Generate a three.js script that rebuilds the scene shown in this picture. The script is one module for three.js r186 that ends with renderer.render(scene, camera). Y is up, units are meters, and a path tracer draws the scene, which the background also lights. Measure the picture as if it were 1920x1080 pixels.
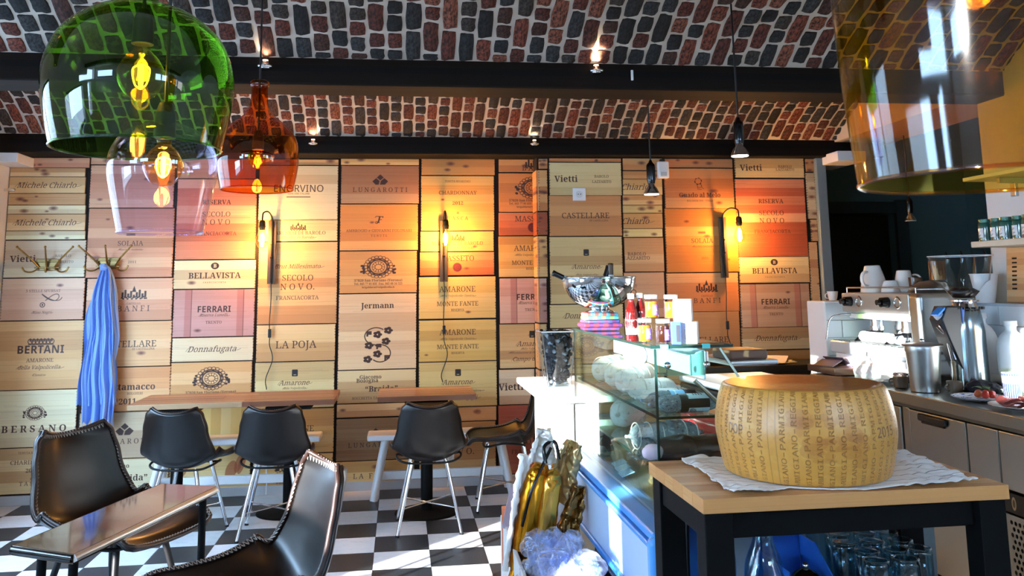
import * as THREE from 'three';
import { RoundedBoxGeometry } from 'three/addons/geometries/RoundedBoxGeometry.js';
import { mergeGeometries } from 'three/addons/utils/BufferGeometryUtils.js';
import { ImprovedNoise } from 'three/addons/math/ImprovedNoise.js';

// ---------------------------------------------------------------- camera, sky, sun, exposure
const scene = new THREE.Scene();
const FULL_H = 1560, FULL_W = FULL_H * 1920 / 1080;               // the photograph is the lower part of a taller frame
const camera = new THREE.PerspectiveCamera(2 * Math.atan(FULL_H / 2 / 1620) * 180 / Math.PI, 1920 / 1080, 0.05, 60);
camera.position.set(0, 1.5, 0);
camera.rotation.set(8.294 * Math.PI / 180, -7.464 * Math.PI / 180, -0.806 * Math.PI / 180, 'YXZ');
camera.setViewOffset(FULL_W, FULL_H, (FULL_W - 1920) / 2, 480, 1920, 1080);
camera.focus = 3.4; camera.userData.fStop = 7.5;

scene.background = new THREE.Color().setRGB(0.43, 0.68, 1.0);
scene.backgroundIntensity = 26.0;
const sun = new THREE.DirectionalLight(new THREE.Color().setRGB(1, 0.98, 0.95), 34);
const SUN = new THREE.Vector3(-0.72, 0.145, 0.68).normalize();
sun.position.copy(SUN).multiplyScalar(20).add(new THREE.Vector3(0.5, 1, -3)); sun.target.position.set(0.5, 1, -3);
sun.castShadow = true; sun.shadow.mapSize.set(2048, 2048);
Object.assign(sun.shadow.camera, { left: -8, right: 8, top: 6, bottom: -6, near: 1, far: 45 });
scene.add(sun, sun.target);

const renderer = new THREE.WebGLRenderer();
renderer.toneMapping = THREE.LinearToneMapping;
renderer.toneMappingExposure = 1.38;
renderer.shadowMap.enabled = true;

// ---------------------------------------------------------------- helpers
let seed = 7;
const rnd = () => { seed = (seed * 1664525 + 1013904223) >>> 0; return seed / 4294967296; };
const rr = (a, b) => a + (b - a) * rnd();
const noise = new ImprovedNoise();
const V = (x, y, z) => new THREE.Vector3(x, y, z);
const V2 = (x, y) => new THREE.Vector2(x, y);
const PI = Math.PI;
const used = new Map();
function numbered(name) { const n = used.get(name) ?? 0; used.set(name, n + 1); return n ? name + '_' + String(n).padStart(3, '0') : name; }
function tag(o, label, category, group) { o.userData.label = label; o.userData.category = category; if (group) o.userData.group = group; return o; }
function thing(name, label, category, pos = [0, 0, 0], turn = 0, group) {
  const o = new THREE.Group(); o.name = numbered(name); o.position.set(...pos); o.rotation.y = turn; scene.add(o); return tag(o, label, category, group);
}
function part(name, geo, mat, parent, label) {
  const m = new THREE.Mesh(Array.isArray(geo) ? mg(geo) : geo, mat); m.name = name; m.castShadow = m.receiveShadow = true; parent.add(m);
  if (label) m.userData.label = label; return m;
}
function solo(name, geo, mat, label, category, group, pos) { const m = part(numbered(name), geo, mat, scene); if (pos) m.position.set(...pos); return tag(m, label, category, group); }
function struct(name, geo, mat) { const m = part(numbered(name), geo, mat, scene); m.userData.kind = 'structure'; return m; }
function copy(src, label, pos, turn) { const c = src.clone(); c.name = numbered(src.name.replace(/_\d{3}$/, '')); c.userData = { ...src.userData }; if (label) c.userData.label = label; if (pos) c.position.set(...pos); if (turn !== undefined) c.rotation.set(0, turn, 0); scene.add(c); return c; }
function mg(list) {
  return mergeGeometries(list.map((g) => {
    let n = g.index ? g.toNonIndexed() : g.clone();
    for (const k of Object.keys(n.attributes)) if (!['position', 'normal', 'uv'].includes(k)) n.deleteAttribute(k);
    if (!n.attributes.uv) n.setAttribute('uv', new THREE.BufferAttribute(new Float32Array(n.attributes.position.count * 2), 2));
    if (!n.attributes.normal) n.computeVertexNormals();
    n.groups = []; return n;
  }));
}
// uv in metres from the dominant axis of each face
function uvm(g, along = 'x') {
  const n = g.index ? g.toNonIndexed() : g, p = n.attributes.position, nn = n.attributes.normal, uv = new Float32Array(p.count * 2);
  for (let i = 0; i < p.count; i++) {
    const a = [Math.abs(nn.getX(i)), Math.abs(nn.getY(i)), Math.abs(nn.getZ(i))], x = p.getX(i), y = p.getY(i), z = p.getZ(i);
    let u, v;
    if (a[1] >= a[0] && a[1] >= a[2]) [u, v] = along === 'z' ? [z, x] : [x, z];
    else if (a[0] >= a[2]) [u, v] = along === 'y' ? [y, z] : [z, y];
    else [u, v] = along === 'y' ? [y, x] : [x, y];
    uv[2 * i] = u; uv[2 * i + 1] = v;
  }
  n.setAttribute('uv', new THREE.BufferAttribute(uv, 2)); return n;
}
const box = (w, h, d, x = 0, y = 0, z = 0) => uvm(new THREE.BoxGeometry(w, h, d).translate(x, y, z));
const rbox = (w, h, d, r, x = 0, y = 0, z = 0, along) => uvm(new RoundedBoxGeometry(w, h, d, 2, r).translate(x, y, z), along);
const bb = (x0, x1, y0, y1, z0, z1) => box(x1 - x0, y1 - y0, z1 - z0, (x0 + x1) / 2, (y0 + y1) / 2, (z0 + z1) / 2);
const rb = (x0, x1, y0, y1, z0, z1, r, along) => rbox(x1 - x0, y1 - y0, z1 - z0, r, (x0 + x1) / 2, (y0 + y1) / 2, (z0 + z1) / 2, along);
const cyl = (r0, r1, h, s = 24, x = 0, y = 0, z = 0) => new THREE.CylinderGeometry(r0, r1, h, s).translate(x, y, z);
const ball = (r, x = 0, y = 0, z = 0, w = 24, h = 16) => new THREE.SphereGeometry(r, w, h).translate(x, y, z);
const lathe = (pts, s = 40) => new THREE.LatheGeometry(pts.map((p) => V2(...p)), s);
function smooth(pts, n = 40) { return new THREE.SplineCurve(pts.map((p) => V2(...p))).getPoints(n).map((p) => [Math.max(p.x, 0), p.y]); }
function tube(pts, r, seg = 40, rad = 8, closed = false, tension = 0.5) { return new THREE.TubeGeometry(new THREE.CatmullRomCurve3(pts.map((p) => (p.isVector3 ? p : V(...p))), closed, 'catmullrom', tension), seg, r, rad, closed); }
function rod(a, b, r0, r1 = r0, s = 12) {
  const A = V(...a), B = V(...b), d = B.clone().sub(A), g = new THREE.CylinderGeometry(r1, r0, d.length(), s);
  g.applyQuaternion(new THREE.Quaternion().setFromUnitVectors(V(0, 1, 0), d.clone().normalize())); const c = A.add(B).multiplyScalar(0.5); return g.translate(c.x, c.y, c.z);
}
// a sheet f(u, v) -> Vector3 with thickness t along its normal
function sheet(f, nu, nv, t, uvs = [1, 1]) {
  const P = [], N = [];
  for (let j = 0; j <= nv; j++) for (let i = 0; i <= nu; i++) P.push(f(i / nu, j / nv));
  const at = (i, j) => P[Math.min(nv, Math.max(0, j)) * (nu + 1) + Math.min(nu, Math.max(0, i))];
  for (let j = 0; j <= nv; j++) for (let i = 0; i <= nu; i++) N.push(at(i + 1, j).clone().sub(at(i - 1, j)).cross(at(i, j + 1).clone().sub(at(i, j - 1))).normalize());
  const pos = [], uv = [], idx = [], n = P.length;
  for (const s of [0, 1]) P.forEach((p, k) => { const q = p.clone().addScaledVector(N[k], -s * t); pos.push(q.x, q.y, q.z); uv.push((k % (nu + 1)) / nu * uvs[0], Math.floor(k / (nu + 1)) / nv * uvs[1]); });
  const W = nu + 1;
  for (let j = 0; j < nv; j++) for (let i = 0; i < nu; i++) { const a = j * W + i; idx.push(a, a + 1, a + W, a + 1, a + W + 1, a + W); const b = n + a; idx.push(b, b + W, b + 1, b + 1, b + W, b + W + 1); }
  const edge = (a, b) => idx.push(a, n + a, b, b, n + a, n + b);
  for (let i = 0; i < nu; i++) { edge(i, i + 1); edge(nv * W + i + 1, nv * W + i); }
  for (let j = 0; j < nv; j++) { edge((j + 1) * W, j * W); edge(j * W + nu, (j + 1) * W + nu); }
  const g = new THREE.BufferGeometry(); g.setAttribute('position', new THREE.Float32BufferAttribute(pos, 3)); g.setAttribute('uv', new THREE.Float32BufferAttribute(uv, 2)); g.setIndex(idx); g.computeVertexNormals(); return g;
}
function crumple(g, amp, freq, s = 0, flat = false) {
  const p = g.attributes.position, n = g.attributes.normal;
  for (let i = 0; i < p.count; i++) {
    const x = p.getX(i), y = p.getY(i), z = p.getZ(i), k = amp * (noise.noise(x * freq + s, y * freq, z * freq) + 0.5 * noise.noise(x * freq * 2.3, y * freq * 2.3 + s, z * freq * 2.3));
    p.setXYZ(i, x + n.getX(i) * k, y + n.getY(i) * k, z + n.getZ(i) * k);
  }
  if (flat) g = g.toNonIndexed(); g.computeVertexNormals(); return g;
}
function ridge(g, amp, freq, s = 0) {                                 // sharp creases, for film and foil
  const p = g.attributes.position, n = g.attributes.normal;
  for (let i = 0; i < p.count; i++) { const x = p.getX(i), y = p.getY(i), z = p.getZ(i), a = 1 - 2.6 * Math.abs(noise.noise(x * freq + s, y * freq, z * freq)), b = 1 - 2.6 * Math.abs(noise.noise(x * freq * 2.1, y * freq * 2.1 + s, z * freq * 2.1)), k = amp * (a + .5 * b); p.setXYZ(i, x + n.getX(i) * k, y + n.getY(i) * k, z + n.getZ(i) * k); }
  g.computeVertexNormals(); return g;
}
const polyExtrude = (pts, depth, bevel = 0.002) => new THREE.ExtrudeGeometry(new THREE.Shape(pts.map((p) => V2(...p))), { depth, bevelEnabled: bevel > 0, bevelSize: bevel, bevelThickness: bevel, bevelSegments: 2, steps: 1 });

// ---------------------------------------------------------------- materials
const C = (c) => new THREE.Color(c);
const std = (color, roughness = 0.6, metalness = 0, o = {}) => new THREE.MeshStandardMaterial({ color: C(color), roughness, metalness, ...o });
const phys = (o) => new THREE.MeshPhysicalMaterial(o);
const glass = (color = '#ffffff', roughness = 0.02, o = {}) => phys({ color: C(color), transmission: 1, thickness: 0, roughness, ior: 1.5, side: THREE.DoubleSide, ...o });
const emit = (color, k, base = '#000000') => new THREE.MeshStandardMaterial({ color: C(base), emissive: C(color), emissiveIntensity: k, roughness: 0.6 });
function canvasTex(w, h, draw, rep) {
  const c = document.createElement('canvas'); c.width = w; c.height = h; const ctx = c.getContext('2d'); draw(ctx, w, h);
  const t = new THREE.CanvasTexture(c); t.colorSpace = THREE.SRGBColorSpace; t.anisotropy = 8; t.magFilter = THREE.LinearFilter; if (rep) { t.wrapS = t.wrapT = THREE.RepeatWrapping; t.repeat.set(...rep); } return t;
}
const shade = (hex, k) => { const c = C(hex); c.multiplyScalar(k); return '#' + c.getHexString(); };
// long wood grain along x inside a rectangle of a canvas
function grain(ctx, x, y, w, h, base, k = 1, knots = 0) {
  ctx.save(); ctx.beginPath(); ctx.rect(x, y, w, h); ctx.clip();
  ctx.fillStyle = base; ctx.fillRect(x, y, w, h);
  const bands = Math.max(2, Math.round(h / 34));
  for (let i = 0; i < bands; i++) { ctx.fillStyle = rnd() < 0.5 ? `rgba(120,60,20,${0.22 * k * rnd()})` : `rgba(255,240,190,${0.26 * k * rnd()})`; ctx.fillRect(x, y + i * h / bands, w, h / bands + 1); }
  for (let i = 0; i < h * 0.26; i++) {
    const yy = y + rnd() * h, a = rr(0.5, 2.5), f = rr(0.002, 0.008), ph = rnd() * 6;
    ctx.strokeStyle = rnd() < 0.7 ? `rgba(110,55,20,${rr(0.03, 0.14) * k})` : `rgba(255,235,190,${rr(0.03, 0.12) * k})`; ctx.lineWidth = rr(0.5, 1.6);
    ctx.beginPath(); const x0 = x + (rnd() < 0.5 ? 0 : rnd() * w * 0.6), x1 = rnd() < 0.5 ? x + w : x0 + rnd() * w;
    for (let xx = x0; xx <= x1; xx += 24) ctx.lineTo(xx, yy + Math.sin(xx * f + ph) * a); ctx.stroke();
  }
  for (let i = 0; i < knots; i++) {
    const kx = x + rr(0.05, 0.95) * w, ky = y + rr(0.1, 0.9) * h, s = rr(3, 8);
    for (let q = 5; q > 0; q--) { ctx.fillStyle = `rgba(70,25,25,${0.12 + 0.05 * (5 - q)})`; ctx.beginPath(); ctx.ellipse(kx, ky, s * q / 3 * 1.5, s * q / 4, 0, 0, 7); ctx.fill(); }
  }
  ctx.restore();
}
const woodTex = (base, k, knots, rep) => canvasTex(1024, 512, (c, w, h) => grain(c, 0, 0, w, h, base, k, knots), rep);
const MAT = {
  chrome: std('#dfe2e6', 0.12, 1), steel: std('#b9bdbb', 0.3, 1), steelDark: std('#6d7270', 0.38, 1), brass: std('#a8874a', 0.25, 1), oldBrass: std('#6d5a3a', 0.35, 1),
  black: std('#0b0c0e', 0.45), blackGloss: std('#08090b', 0.15), blackPaint: phys({ color: C('#030405'), roughness: 0.7, specularIntensity: 0.3 }), rubber: std('#101010', 0.8),
  white: std('#e9eaea', 0.45), whitePaint: std('#dfe0e2', 0.5), plaster: std('#cfcecb', 0.9), iron: std('#1a1a1c', 0.5, 0.6),
  leather: phys({ color: C('#080403'), roughness: 0.38, specularIntensity: 0.7, clearcoat: 0.35, clearcoatRoughness: 0.25 }), thread: std('#a8a196', 0.8),
  clear: glass('#ffffff'), clearGreen: glass('#d9f0e6'), paper: std('#f1f0ec', 0.8), cork: std('#5a4a33', 0.8),
};
// ---------------------------------------------------------------- the setting: walls with unseen openings and piers shaped to steer the sun
const WX = -2.9, WZ = -6.86, RX = 3.3, FZ = 1.25;
struct('wall_left', [bb(WX - 0.25, WX, 0, 3.2, WZ - 0.3, -5.9), bb(WX - 0.25, WX, 0, 0.75, -5.9, -2.6), bb(WX - 0.25, WX, 2.3, 3.2, -5.9, -2.6), bb(WX - 0.25, WX, 0, 3.2, -2.6, -2.45), bb(WX - 0.25, WX, 0, .5, -2.45, 1.15), bb(WX - 0.25, WX, .85, 3.2, -2.45, -1.5), bb(WX - 0.25, WX, .5, 1.2, -1.3, 1.15), bb(WX - 0.25, WX, .85, 1.2, -1.5, -1.3), bb(WX - 0.25, WX, 1.2, 1.95, .7, 1.15), bb(WX - 0.25, WX, 1.85, 1.95, -1.5, .7), bb(WX - 0.25, WX, 1.2, 1.85, -.1, .33), bb(WX - 0.25, WX, 1.95, 3.2, -1.5, -.4), bb(WX - 0.25, WX, 2.17, 2.5, -.4, .3), bb(WX - 0.25, WX, 2.5, 3.2, -.4, 1.15), bb(WX - 0.25, WX, 0, 3.2, 1.15, FZ + 0.25)], MAT.plaster);
struct('window_1', [bb(WX - 0.18, WX - 0.1, 1.2, 1.24, -1.5, .5), bb(WX - 0.18, WX - 0.1, 1.81, 1.85, -1.5, .5), bb(WX - 0.18, WX - 0.1, 0.5, .53, -2.45, -1.3)], MAT.blackPaint);
struct('window_4', [bb(WX - 0.18, WX - 0.1, 0.75, 0.8, -5.9, -2.6), bb(WX - 0.18, WX - 0.1, 2.25, 2.3, -5.9, -2.6), ...[-5.9, -4.7, -3.7, -2.65].map((z) => bb(WX - 0.18, WX - 0.1, 0.75, 2.3, z, z + 0.05))], MAT.blackPaint);
struct('wall_sunblock', [bb(-5.4, -5.1, -0.5, 2.85, -9, -0.5)], MAT.plaster);  // unseen outdoor wall added to keep direct sun out of the left window
struct('ground_yard', [bb(-14, -3.15, -0.6, -0.3, -10, 12)], std('#8a8c8e', 0.9));
struct('wall_front', [bb(WX, -2.8, 0, 3.2, FZ, FZ + 0.25), bb(-2.8, -1.5, 0, 2.0, FZ, FZ + 0.25), bb(-1.5, -0.8, 0, 3.2, FZ, FZ + 0.25), bb(-2.8, -1.5, 2.42, 3.2, FZ, FZ + 0.25), bb(-0.8, 1.5, 0, 3.2, FZ, FZ + 0.25), bb(1.5, 2.9, 0, 1.9, FZ, FZ + 0.25), bb(1.5, 2.9, 2.4, 3.2, FZ, FZ + 0.25), bb(2.9, RX + 0.2, 0, 3.2, FZ, FZ + 0.25)], MAT.plaster);
struct('window_2', [bb(-2.8, -1.5, 2.0, 2.05, FZ + 0.1, FZ + 0.18), bb(-2.82, -2.76, 2.0, 2.42, FZ + 0.1, FZ + 0.18)], MAT.blackPaint);
struct('window_3', [bb(1.5, 2.9, 1.9, 1.96, FZ + 0.1, FZ + 0.18), bb(2.17, 2.23, 1.9, 2.4, FZ + 0.1, FZ + 0.18)], MAT.blackPaint);
struct('wall_right', [bb(RX, RX + 0.2, 0, 3.2, -4.5, FZ)], std('#d8dad8', 0.55));
const DARK = std('#5f8086', 0.7);
struct('wall_corridor', [bb(3.3, 4.4, 0, 3.2, -8.7, -8.5), bb(4.4, 5.17, 2.2, 3.2, -8.7, -8.5), bb(4.3, 5.3, 0, 2.3, -8.8, -8.69), bb(5.17, 6.2, 0, 3.2, -8.7, -8.5), bb(6.0, 6.2, 0, 3.2, -8.5, -4.3), bb(RX + 0.2, 6.0, 0, 3.2, -4.5, -4.3), bb(3.3, 3.42, 0, 3.2, -8.5, -6.87)], DARK);
struct('door_1', [rb(4.41, 5.16, 0, 2.19, -8.66, -8.61, 0.005)], std('#0d1416', 0.5));
struct('trim_1', [rb(4.34, 4.4, 0, 2.26, -8.52, -8.46, 0.006), rb(5.17, 5.3, 0, 2.34, -8.52, -8.46, 0.006), rb(4.34, 5.3, 2.2, 2.32, -8.52, -8.47, 0.006)], std('#33454a', 0.5));
struct('trim_2', [rb(3.365, 3.45, 0, 2.5, -6.9, -6.6, 0.008)], std('#6f7f86', 0.5));
struct('trim_3', [rb(3.42, 3.66, 2.44, 2.52, -6.9, -6.35, 0.006)], MAT.whitePaint);
struct('trim_4', [rb(WX, WX + 0.17, 2.43, 2.5, WZ, -6.55, 0.006)], MAT.whitePaint);

// back wall: a black backing with a shallow step forward, clad in printed wooden crate fronts
const wallBack = struct('wall_back', [bb(WX - 0.25, 1.068, 0, 3.2, WZ - 0.3, WZ), bb(1.068, 3.42, 0, 3.2, WZ - 0.3, WZ + 0.2)], std('#120c09', 0.8));
const PANELS = [
[0,-2.895,-2.361,2.363,2.428,'plain','#e0b27c'], [0,-2.895,-2.355,2.238,2.359,'chiarlo','#e2bd83'], [0,-2.895,-2.35,2.15,2.234,'plain','#e0b47a'],
[0,-2.895,-2.345,2.082,2.146,'plain','#e9dcae'], [0,-2.895,-2.34,1.958,2.078,'chiarlo','#e2bb84'], [0,-2.895,-2.335,1.891,1.954,'plain','#e6e2b8'],
[0,-2.895,-2.325,1.612,1.883,'vietti','#ddcdae'], [0,-2.895,-2.317,1.301,1.604,'sfursat','#e2b596'], [0,-2.895,-2.306,0.804,1.293,'bertani','#dfae72'],
[0,-2.895,-2.325,0.401,0.798,'bersano','#e3d5ac'], [0,-2.895,-2.316,0.081,0.394,'chard','#d8b683'], [0,-2.895,-2.334,2.432,2.505,'plain','#d69673'],
[0,-2.327,-1.721,2.459,2.508,'plain','#d9a27c'], [0,-2.324,-1.713,2.128,2.45,'plain','#d59a78'], [0,-2.32,-1.7,1.604,2.12,'solaia','#d99c74'],
[0,-2.305,-1.69,1.285,1.596,'banfi','#dca27c'], [0,-2.299,-1.684,0.952,1.278,'castellare','#deab75'], [0,-2.296,-1.678,0.631,0.945,'gratta','#dc9a60'],
[0,-2.304,-1.668,0.3,0.624,'lung','#b39a7c'], [0,-2.292,-1.664,0.066,0.293,'braida','#cfc09a'], [0,-1.695,-1.108,2.353,2.503,'plain','#d89d70'],
[0,-1.688,-1.097,1.733,2.345,'riserva','#c9704b'], [0,-1.69,-1.089,1.512,1.725,'bellavista','#ecdca8'], [0,-1.682,-1.088,1.156,1.504,'ferrari','#d4a39c'],
[0,-1.679,-1.089,0.976,1.148,'donna','#dcc59c'], [0,-1.68,-1.093,0.655,0.968,'crest','#dba466'], [0,-1.67,-1.091,0.327,0.647,'boards','#e8d184'],
[0,-1.662,-1.087,0.055,0.319,'knots','#dfc080'], [0,-1.085,-0.478,2.46,2.502,'plain','#d99b5a'], [0,-1.082,-0.479,2.03,2.451,'norvino','#dcc595'],
[0,-1.078,-0.478,1.866,2.026,'marchesi','#e6d090'], [0,-1.071,-0.476,1.238,1.857,'secolo2','#e2a765'], [0,-1.07,-0.482,0.961,1.231,'lapoja','#e3b878'],
[0,-1.073,-0.485,0.617,0.953,'amarone','#d9bd80'], [0,-1.072,-0.483,0.289,0.609,'amone','#dcae68'], [0,-1.068,-0.487,0.053,0.281,'crest','#d6a862'],
[0,-0.462,0.151,2.462,2.509,'plain','#ddae6a'], [0,-0.459,0.152,2.158,2.454,'lung','#a87247'], [0,-0.462,0.144,1.791,2.149,'folo','#dc8a3c'],
[0,-0.461,0.136,1.462,1.782,'crest','#d99a54'], [0,-0.463,0.133,0.886,1.454,'jer','#e3bb8c'], [0,-0.465,0.13,0.637,0.878,'braida','#d8b47c'],
[0,-0.466,0.126,0.535,0.629,'plain','#d9a870'], [0,-0.467,0.123,0.22,0.523,'lung','#8d6a45'], [0,-0.467,0.119,0.058,0.212,'firma','#d6a660'],
[0,0.168,0.757,2.383,2.512,'plain','#d99348'], [0,0.165,0.749,1.941,2.374,'chard','#dd9c44'], [0,0.161,0.742,1.777,1.932,'marchesi','#e6bb6a'],
[0,0.157,0.744,1.59,1.769,'mass','#cd6c33'], [0,0.149,0.754,1.256,1.577,'monte','#dfb35c'], [0,0.15,0.754,0.931,1.243,'monte','#dcb65e'],
[0,0.15,0.755,0.59,0.923,'amarone','#d8b870'], [0,0.15,0.748,0.479,0.582,'plain','#d9a066'], [0,0.155,0.741,0.126,0.471,'novo','#c08b52'],
[0,0.155,0.735,0.041,0.118,'plain','#b58c58'], [0,0.787,1.083,2.41,2.515,'banfi','#d98a44',0.93], [0,0.785,1.079,2.087,2.397,'crest','#dc8a42',0.93],
[0,0.782,1.074,1.9,2.079,'mass','#cd6430',0.93], [0,0.779,1.069,1.571,1.891,'monte','#dfa34c',0.93], [0,0.783,1.063,1.21,1.559,'ferrari','#d6a08c',0.93],
[0,0.779,1.057,0.866,1.202,'amarone','#d8ae70',0.93], [0,0.771,1.051,0.592,0.854,'vietti','#dcc4a0',0.93], [0,0.762,1.04,0.077,0.584,'riserva','#a9523a',0.93],
[1,1.081,1.153,2.41,2.486,'plain','#c98048'], [1,1.077,1.149,2.078,2.397,'plain','#d08848'], [1,1.072,1.144,1.891,2.065,'plain','#a9502c'],
[1,1.067,1.138,1.567,1.879,'plain','#cf9a58'], [1,1.061,1.127,1.219,1.554,'plain','#b98a80'], [1,1.055,1.121,0.872,1.207,'plain','#d0a970'],
[1,1.045,1.114,0.589,0.856,'plain','#d3c0a4'], [1,1.038,1.103,0.126,0.574,'plain','#a04e38'], [1,1.166,1.748,2.466,2.492,'plain','#d98c50'],
[1,1.163,1.747,2.199,2.458,'vietti','#ddc084'], [1,1.157,1.738,1.881,2.195,'castellare','#d8985c'], [1,1.153,1.732,1.358,1.872,'amarone','#d3b377'],
[1,1.146,1.725,1.176,1.35,'donna','#d8bb80'], [1,1.14,1.72,0.832,1.168,'crest','#d5a05a'], [1,1.134,1.709,0.516,0.824,'plain','#cf9c60'],
[1,1.126,1.697,0.105,0.508,'novo','#bb8850'], [1,1.76,2.084,2.4,2.494,'plain','#cf8a4e',-0.08], [1,1.757,2.081,2.331,2.391,'plain','#d6a060',-0.08],
[1,1.754,2.077,2.203,2.327,'chiarlo','#d9ac68',-0.08], [1,1.75,2.072,2.122,2.199,'plain','#d6a05c',-0.08], [1,1.748,2.07,2.059,2.118,'plain','#dfc77e',-0.08],
[1,1.749,2.07,1.936,2.054,'chiarlo','#d9aa66',-0.08], [1,1.746,2.066,1.869,1.932,'plain','#dcc680',-0.08], [1,1.749,2.068,1.598,1.861,'barlaz','#d09a64',-0.08],
[1,1.738,2.064,1.244,1.59,'sfursat','#cf8e62',-0.08], [1,1.725,2.052,0.82,1.236,'plain','#d09a60',-0.08], [1,1.706,2.033,0.094,0.811,'plain','#c08a54',-0.08],
[1,2.102,2.673,2.423,2.492,'plain','#c98552'], [1,2.094,2.671,2.096,2.414,'guado','#ba7038'], [1,2.086,2.684,1.588,2.091,'solaia','#d3822f'],
[1,2.082,2.671,1.281,1.58,'banfi','#d08146'], [1,2.076,2.664,0.847,1.277,'castellare','#cf965c'], [1,2.055,2.64,0.091,0.839,'gratta','#c09058'],
[1,2.689,3.281,2.342,2.5,'vietti','#d9b778'], [1,2.68,3.272,1.704,2.329,'riserva','#bb5c3f'], [1,2.68,3.271,1.497,1.7,'bellavista','#dcc28a'],
[1,2.679,3.261,1.15,1.488,'ferrari','#bb9a80'], [1,2.673,3.253,0.976,1.145,'donna','#cdb88a'], [1,2.668,3.244,0.629,0.968,'crest','#c8a468'],
[1,2.652,3.222,0.084,0.62,'plain','#b89058'], [1,3.296,3.37,2.391,2.497,'plain','#c09060'], [1,3.288,3.366,2.007,2.382,'plain','#b3a080'],
[1,3.306,3.365,1.825,1.998,'plain','#b89870'], [1,3.273,3.35,0.783,1.817,'plain','#b58a60'], [1,3.228,3.312,0.079,0.774,'plain','#a88860'],
];
const INK = 'rgba(46,18,10,0.94)';
const LOGO = {
  plain: [], boards: [], knots: [],
  chiarlo: [['s', 'Michele Chiarlo', .78, .5]],
  vietti: [['b', 'Vietti', .32, .5, -.27], ['r', 'BAROLO', .2, .42, .22], ['r', 'LAZZARITO', .27, .58, .22]],
  sfursat: [['r', '5 STELLE SFURSAT', .42, .3], ['e', 'swirl', .26, .46, .1], ['e', 'round', .07, .64], ['s', 'Nino Negri', .23, .82]],
  bertani: [['e', 'orn', .3, .3], ['nb', 'BERTANI', .56, .42], ['r', 'AMARONE', .32, .58], ['s', 'della Valpolicella', .5, .68], ['s', 'Classico', .14, .79]],
  bersano: [['e', 'crest', .27, .4, 0], ['b', 'B E R S A N O', .78, .68]],
  chard: [['r', 'TENUTA REGALEALI', .35, .1], ['r', 'CHARDONNAY', .52, .31], ['b', '2012', .15, .5], ['e', 'round', .03, .68], ['r', 'T A S C A', .28, .78]],
  solaia: [['e', 'orn', .1, .38], ['r', 'SOLAIA', .3, .51], ['s', 'Marchesi Antinori', .26, .6], ['r', '2011', .1, .78, .03]],
  banfi: [['e', 'castle', .3, .38, .05], ['r', 'CASTELLO', .16, .6, .05], ['r', 'B A N F I', .38, .72, .05]],
  castellare: [['r', 'CASTELLARE', .66, .5], ['r', 'DI CASTELLINA', .26, .62, .18]],
  gratta: [['b', 'Grattamacco', .66, .45], ['r', 'BOLGHERI', .18, .6, .1], ['b', '2011', .2, .78, .02]],
  lung: [['e', 'diamond', .2, .38], ['r', 'L U N G A R O T T I', .7, .64]],
  braida: [['b', 'Giacomo', .28, .2, -.08], ['b', 'Bologna', .28, .32, -.12], ['b', '“Braida”', .42, .58, .06], ['r', 'ROCCHETTA TANARO - ITALIA', .62, .86]],
  riserva: [['b', 'RISERVA', .36, .29], ['r', 'SECOLO', .36, .44], ['r', 'N O V O', .36, .54], ['r', 'FRANCIACORTA', .52, .68]],
  bellavista: [['e', 'B', .1, .2], ['b', 'BELLAVISTA', .64, .55], ['r', 'F R A N C I A C O R T A', .28, .78]],
  ferrari: [['e', 'rails', 1, .5], ['nb', 'FERRARI', .42, .42], ['s', 'Riserva Lunelli', .34, .55], ['r', 'TRENTO', .2, .7]],
  donna: [['s', 'Donnafugata', .6, .48]],
  crest: [['e', 'crest', .43, .38, 0], ['b', '37020 San Floriano (Verona)', .62, .7], ['b', 'Tel. 045 77 01 035  Fax. 045 68 34 523', .62, .79], ['b', 'brigaldara@valpolicella.it', .42, .87]],
  norvino: [['n', 'ENORVINO', .64, .42], ['n', '100% VINI ITALIANI', .28, .52], ['e', 'line', .3, .58]],
  marchesi: [['e', 'castle', .2, .34], ['r', 'MARCHESI DI BAROLO', .7, .6], ['s', 'Cantine in Barolo', .4, .82]],
  secolo2: [['s', 'Brut Millesimato', .58, .3], ['r', 'SECOLO', .4, .44], ['r', 'N O V O.', .44, .55], ['r', 'FRANCIACORTA', .54, .68]],
  lapoja: [['r', 'LA POJA', .52, .55]],
  amarone: [['e', 'badge', .08, .24], ['s', 'Amarone', .38, .45], ['s', 'della Valpolicella', .28, .57], ['s', 'Denominazione di Origine Controllata', .58, .65], ['s', 'Campo dei gigli', .5, .8]],
  amone: [['r', 'AMARONE', .5, .45], ['s', 'della Valpolicella', .4, .7]],
  monte: [['r', 'AMARONE', .47, .3], ['s', 'della Valpolicella Classico', .42, .46], ['r', 'MONTE FANTE', .54, .65], ['r', 'RISERVA', .17, .8]],
  folo: [['e', 'F', .12, .34], ['r', 'AMBROGIO e GIOVANNI FOLONARI', .84, .58], ['r', 'T E N U T E', .21, .69]],
  jer: [['b', 'Jermann', .42, .16], ['e', 'vine', .36, .68]],
  mass: [['r', 'MASSETO', .46, .27], ['e', 'seal', .12, .66]],
  guado: [['e', 'horse', .16, .38], ['b', 'Guado al Melo', .6, .68], ['r', 'BOLGHERI DOC - ITALIA', .38, .82]],
  firma: [['r', 'L A   F I R M A', .56, .7]],
  novo: [['r', 'SECOLO', .4, .4], ['r', 'N O V O.', .44, .62]],
  barlaz: [['r', 'BAROLO', .24, .48, .2], ['r', 'LAZZARITO', .34, .6, .2]],
};
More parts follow.
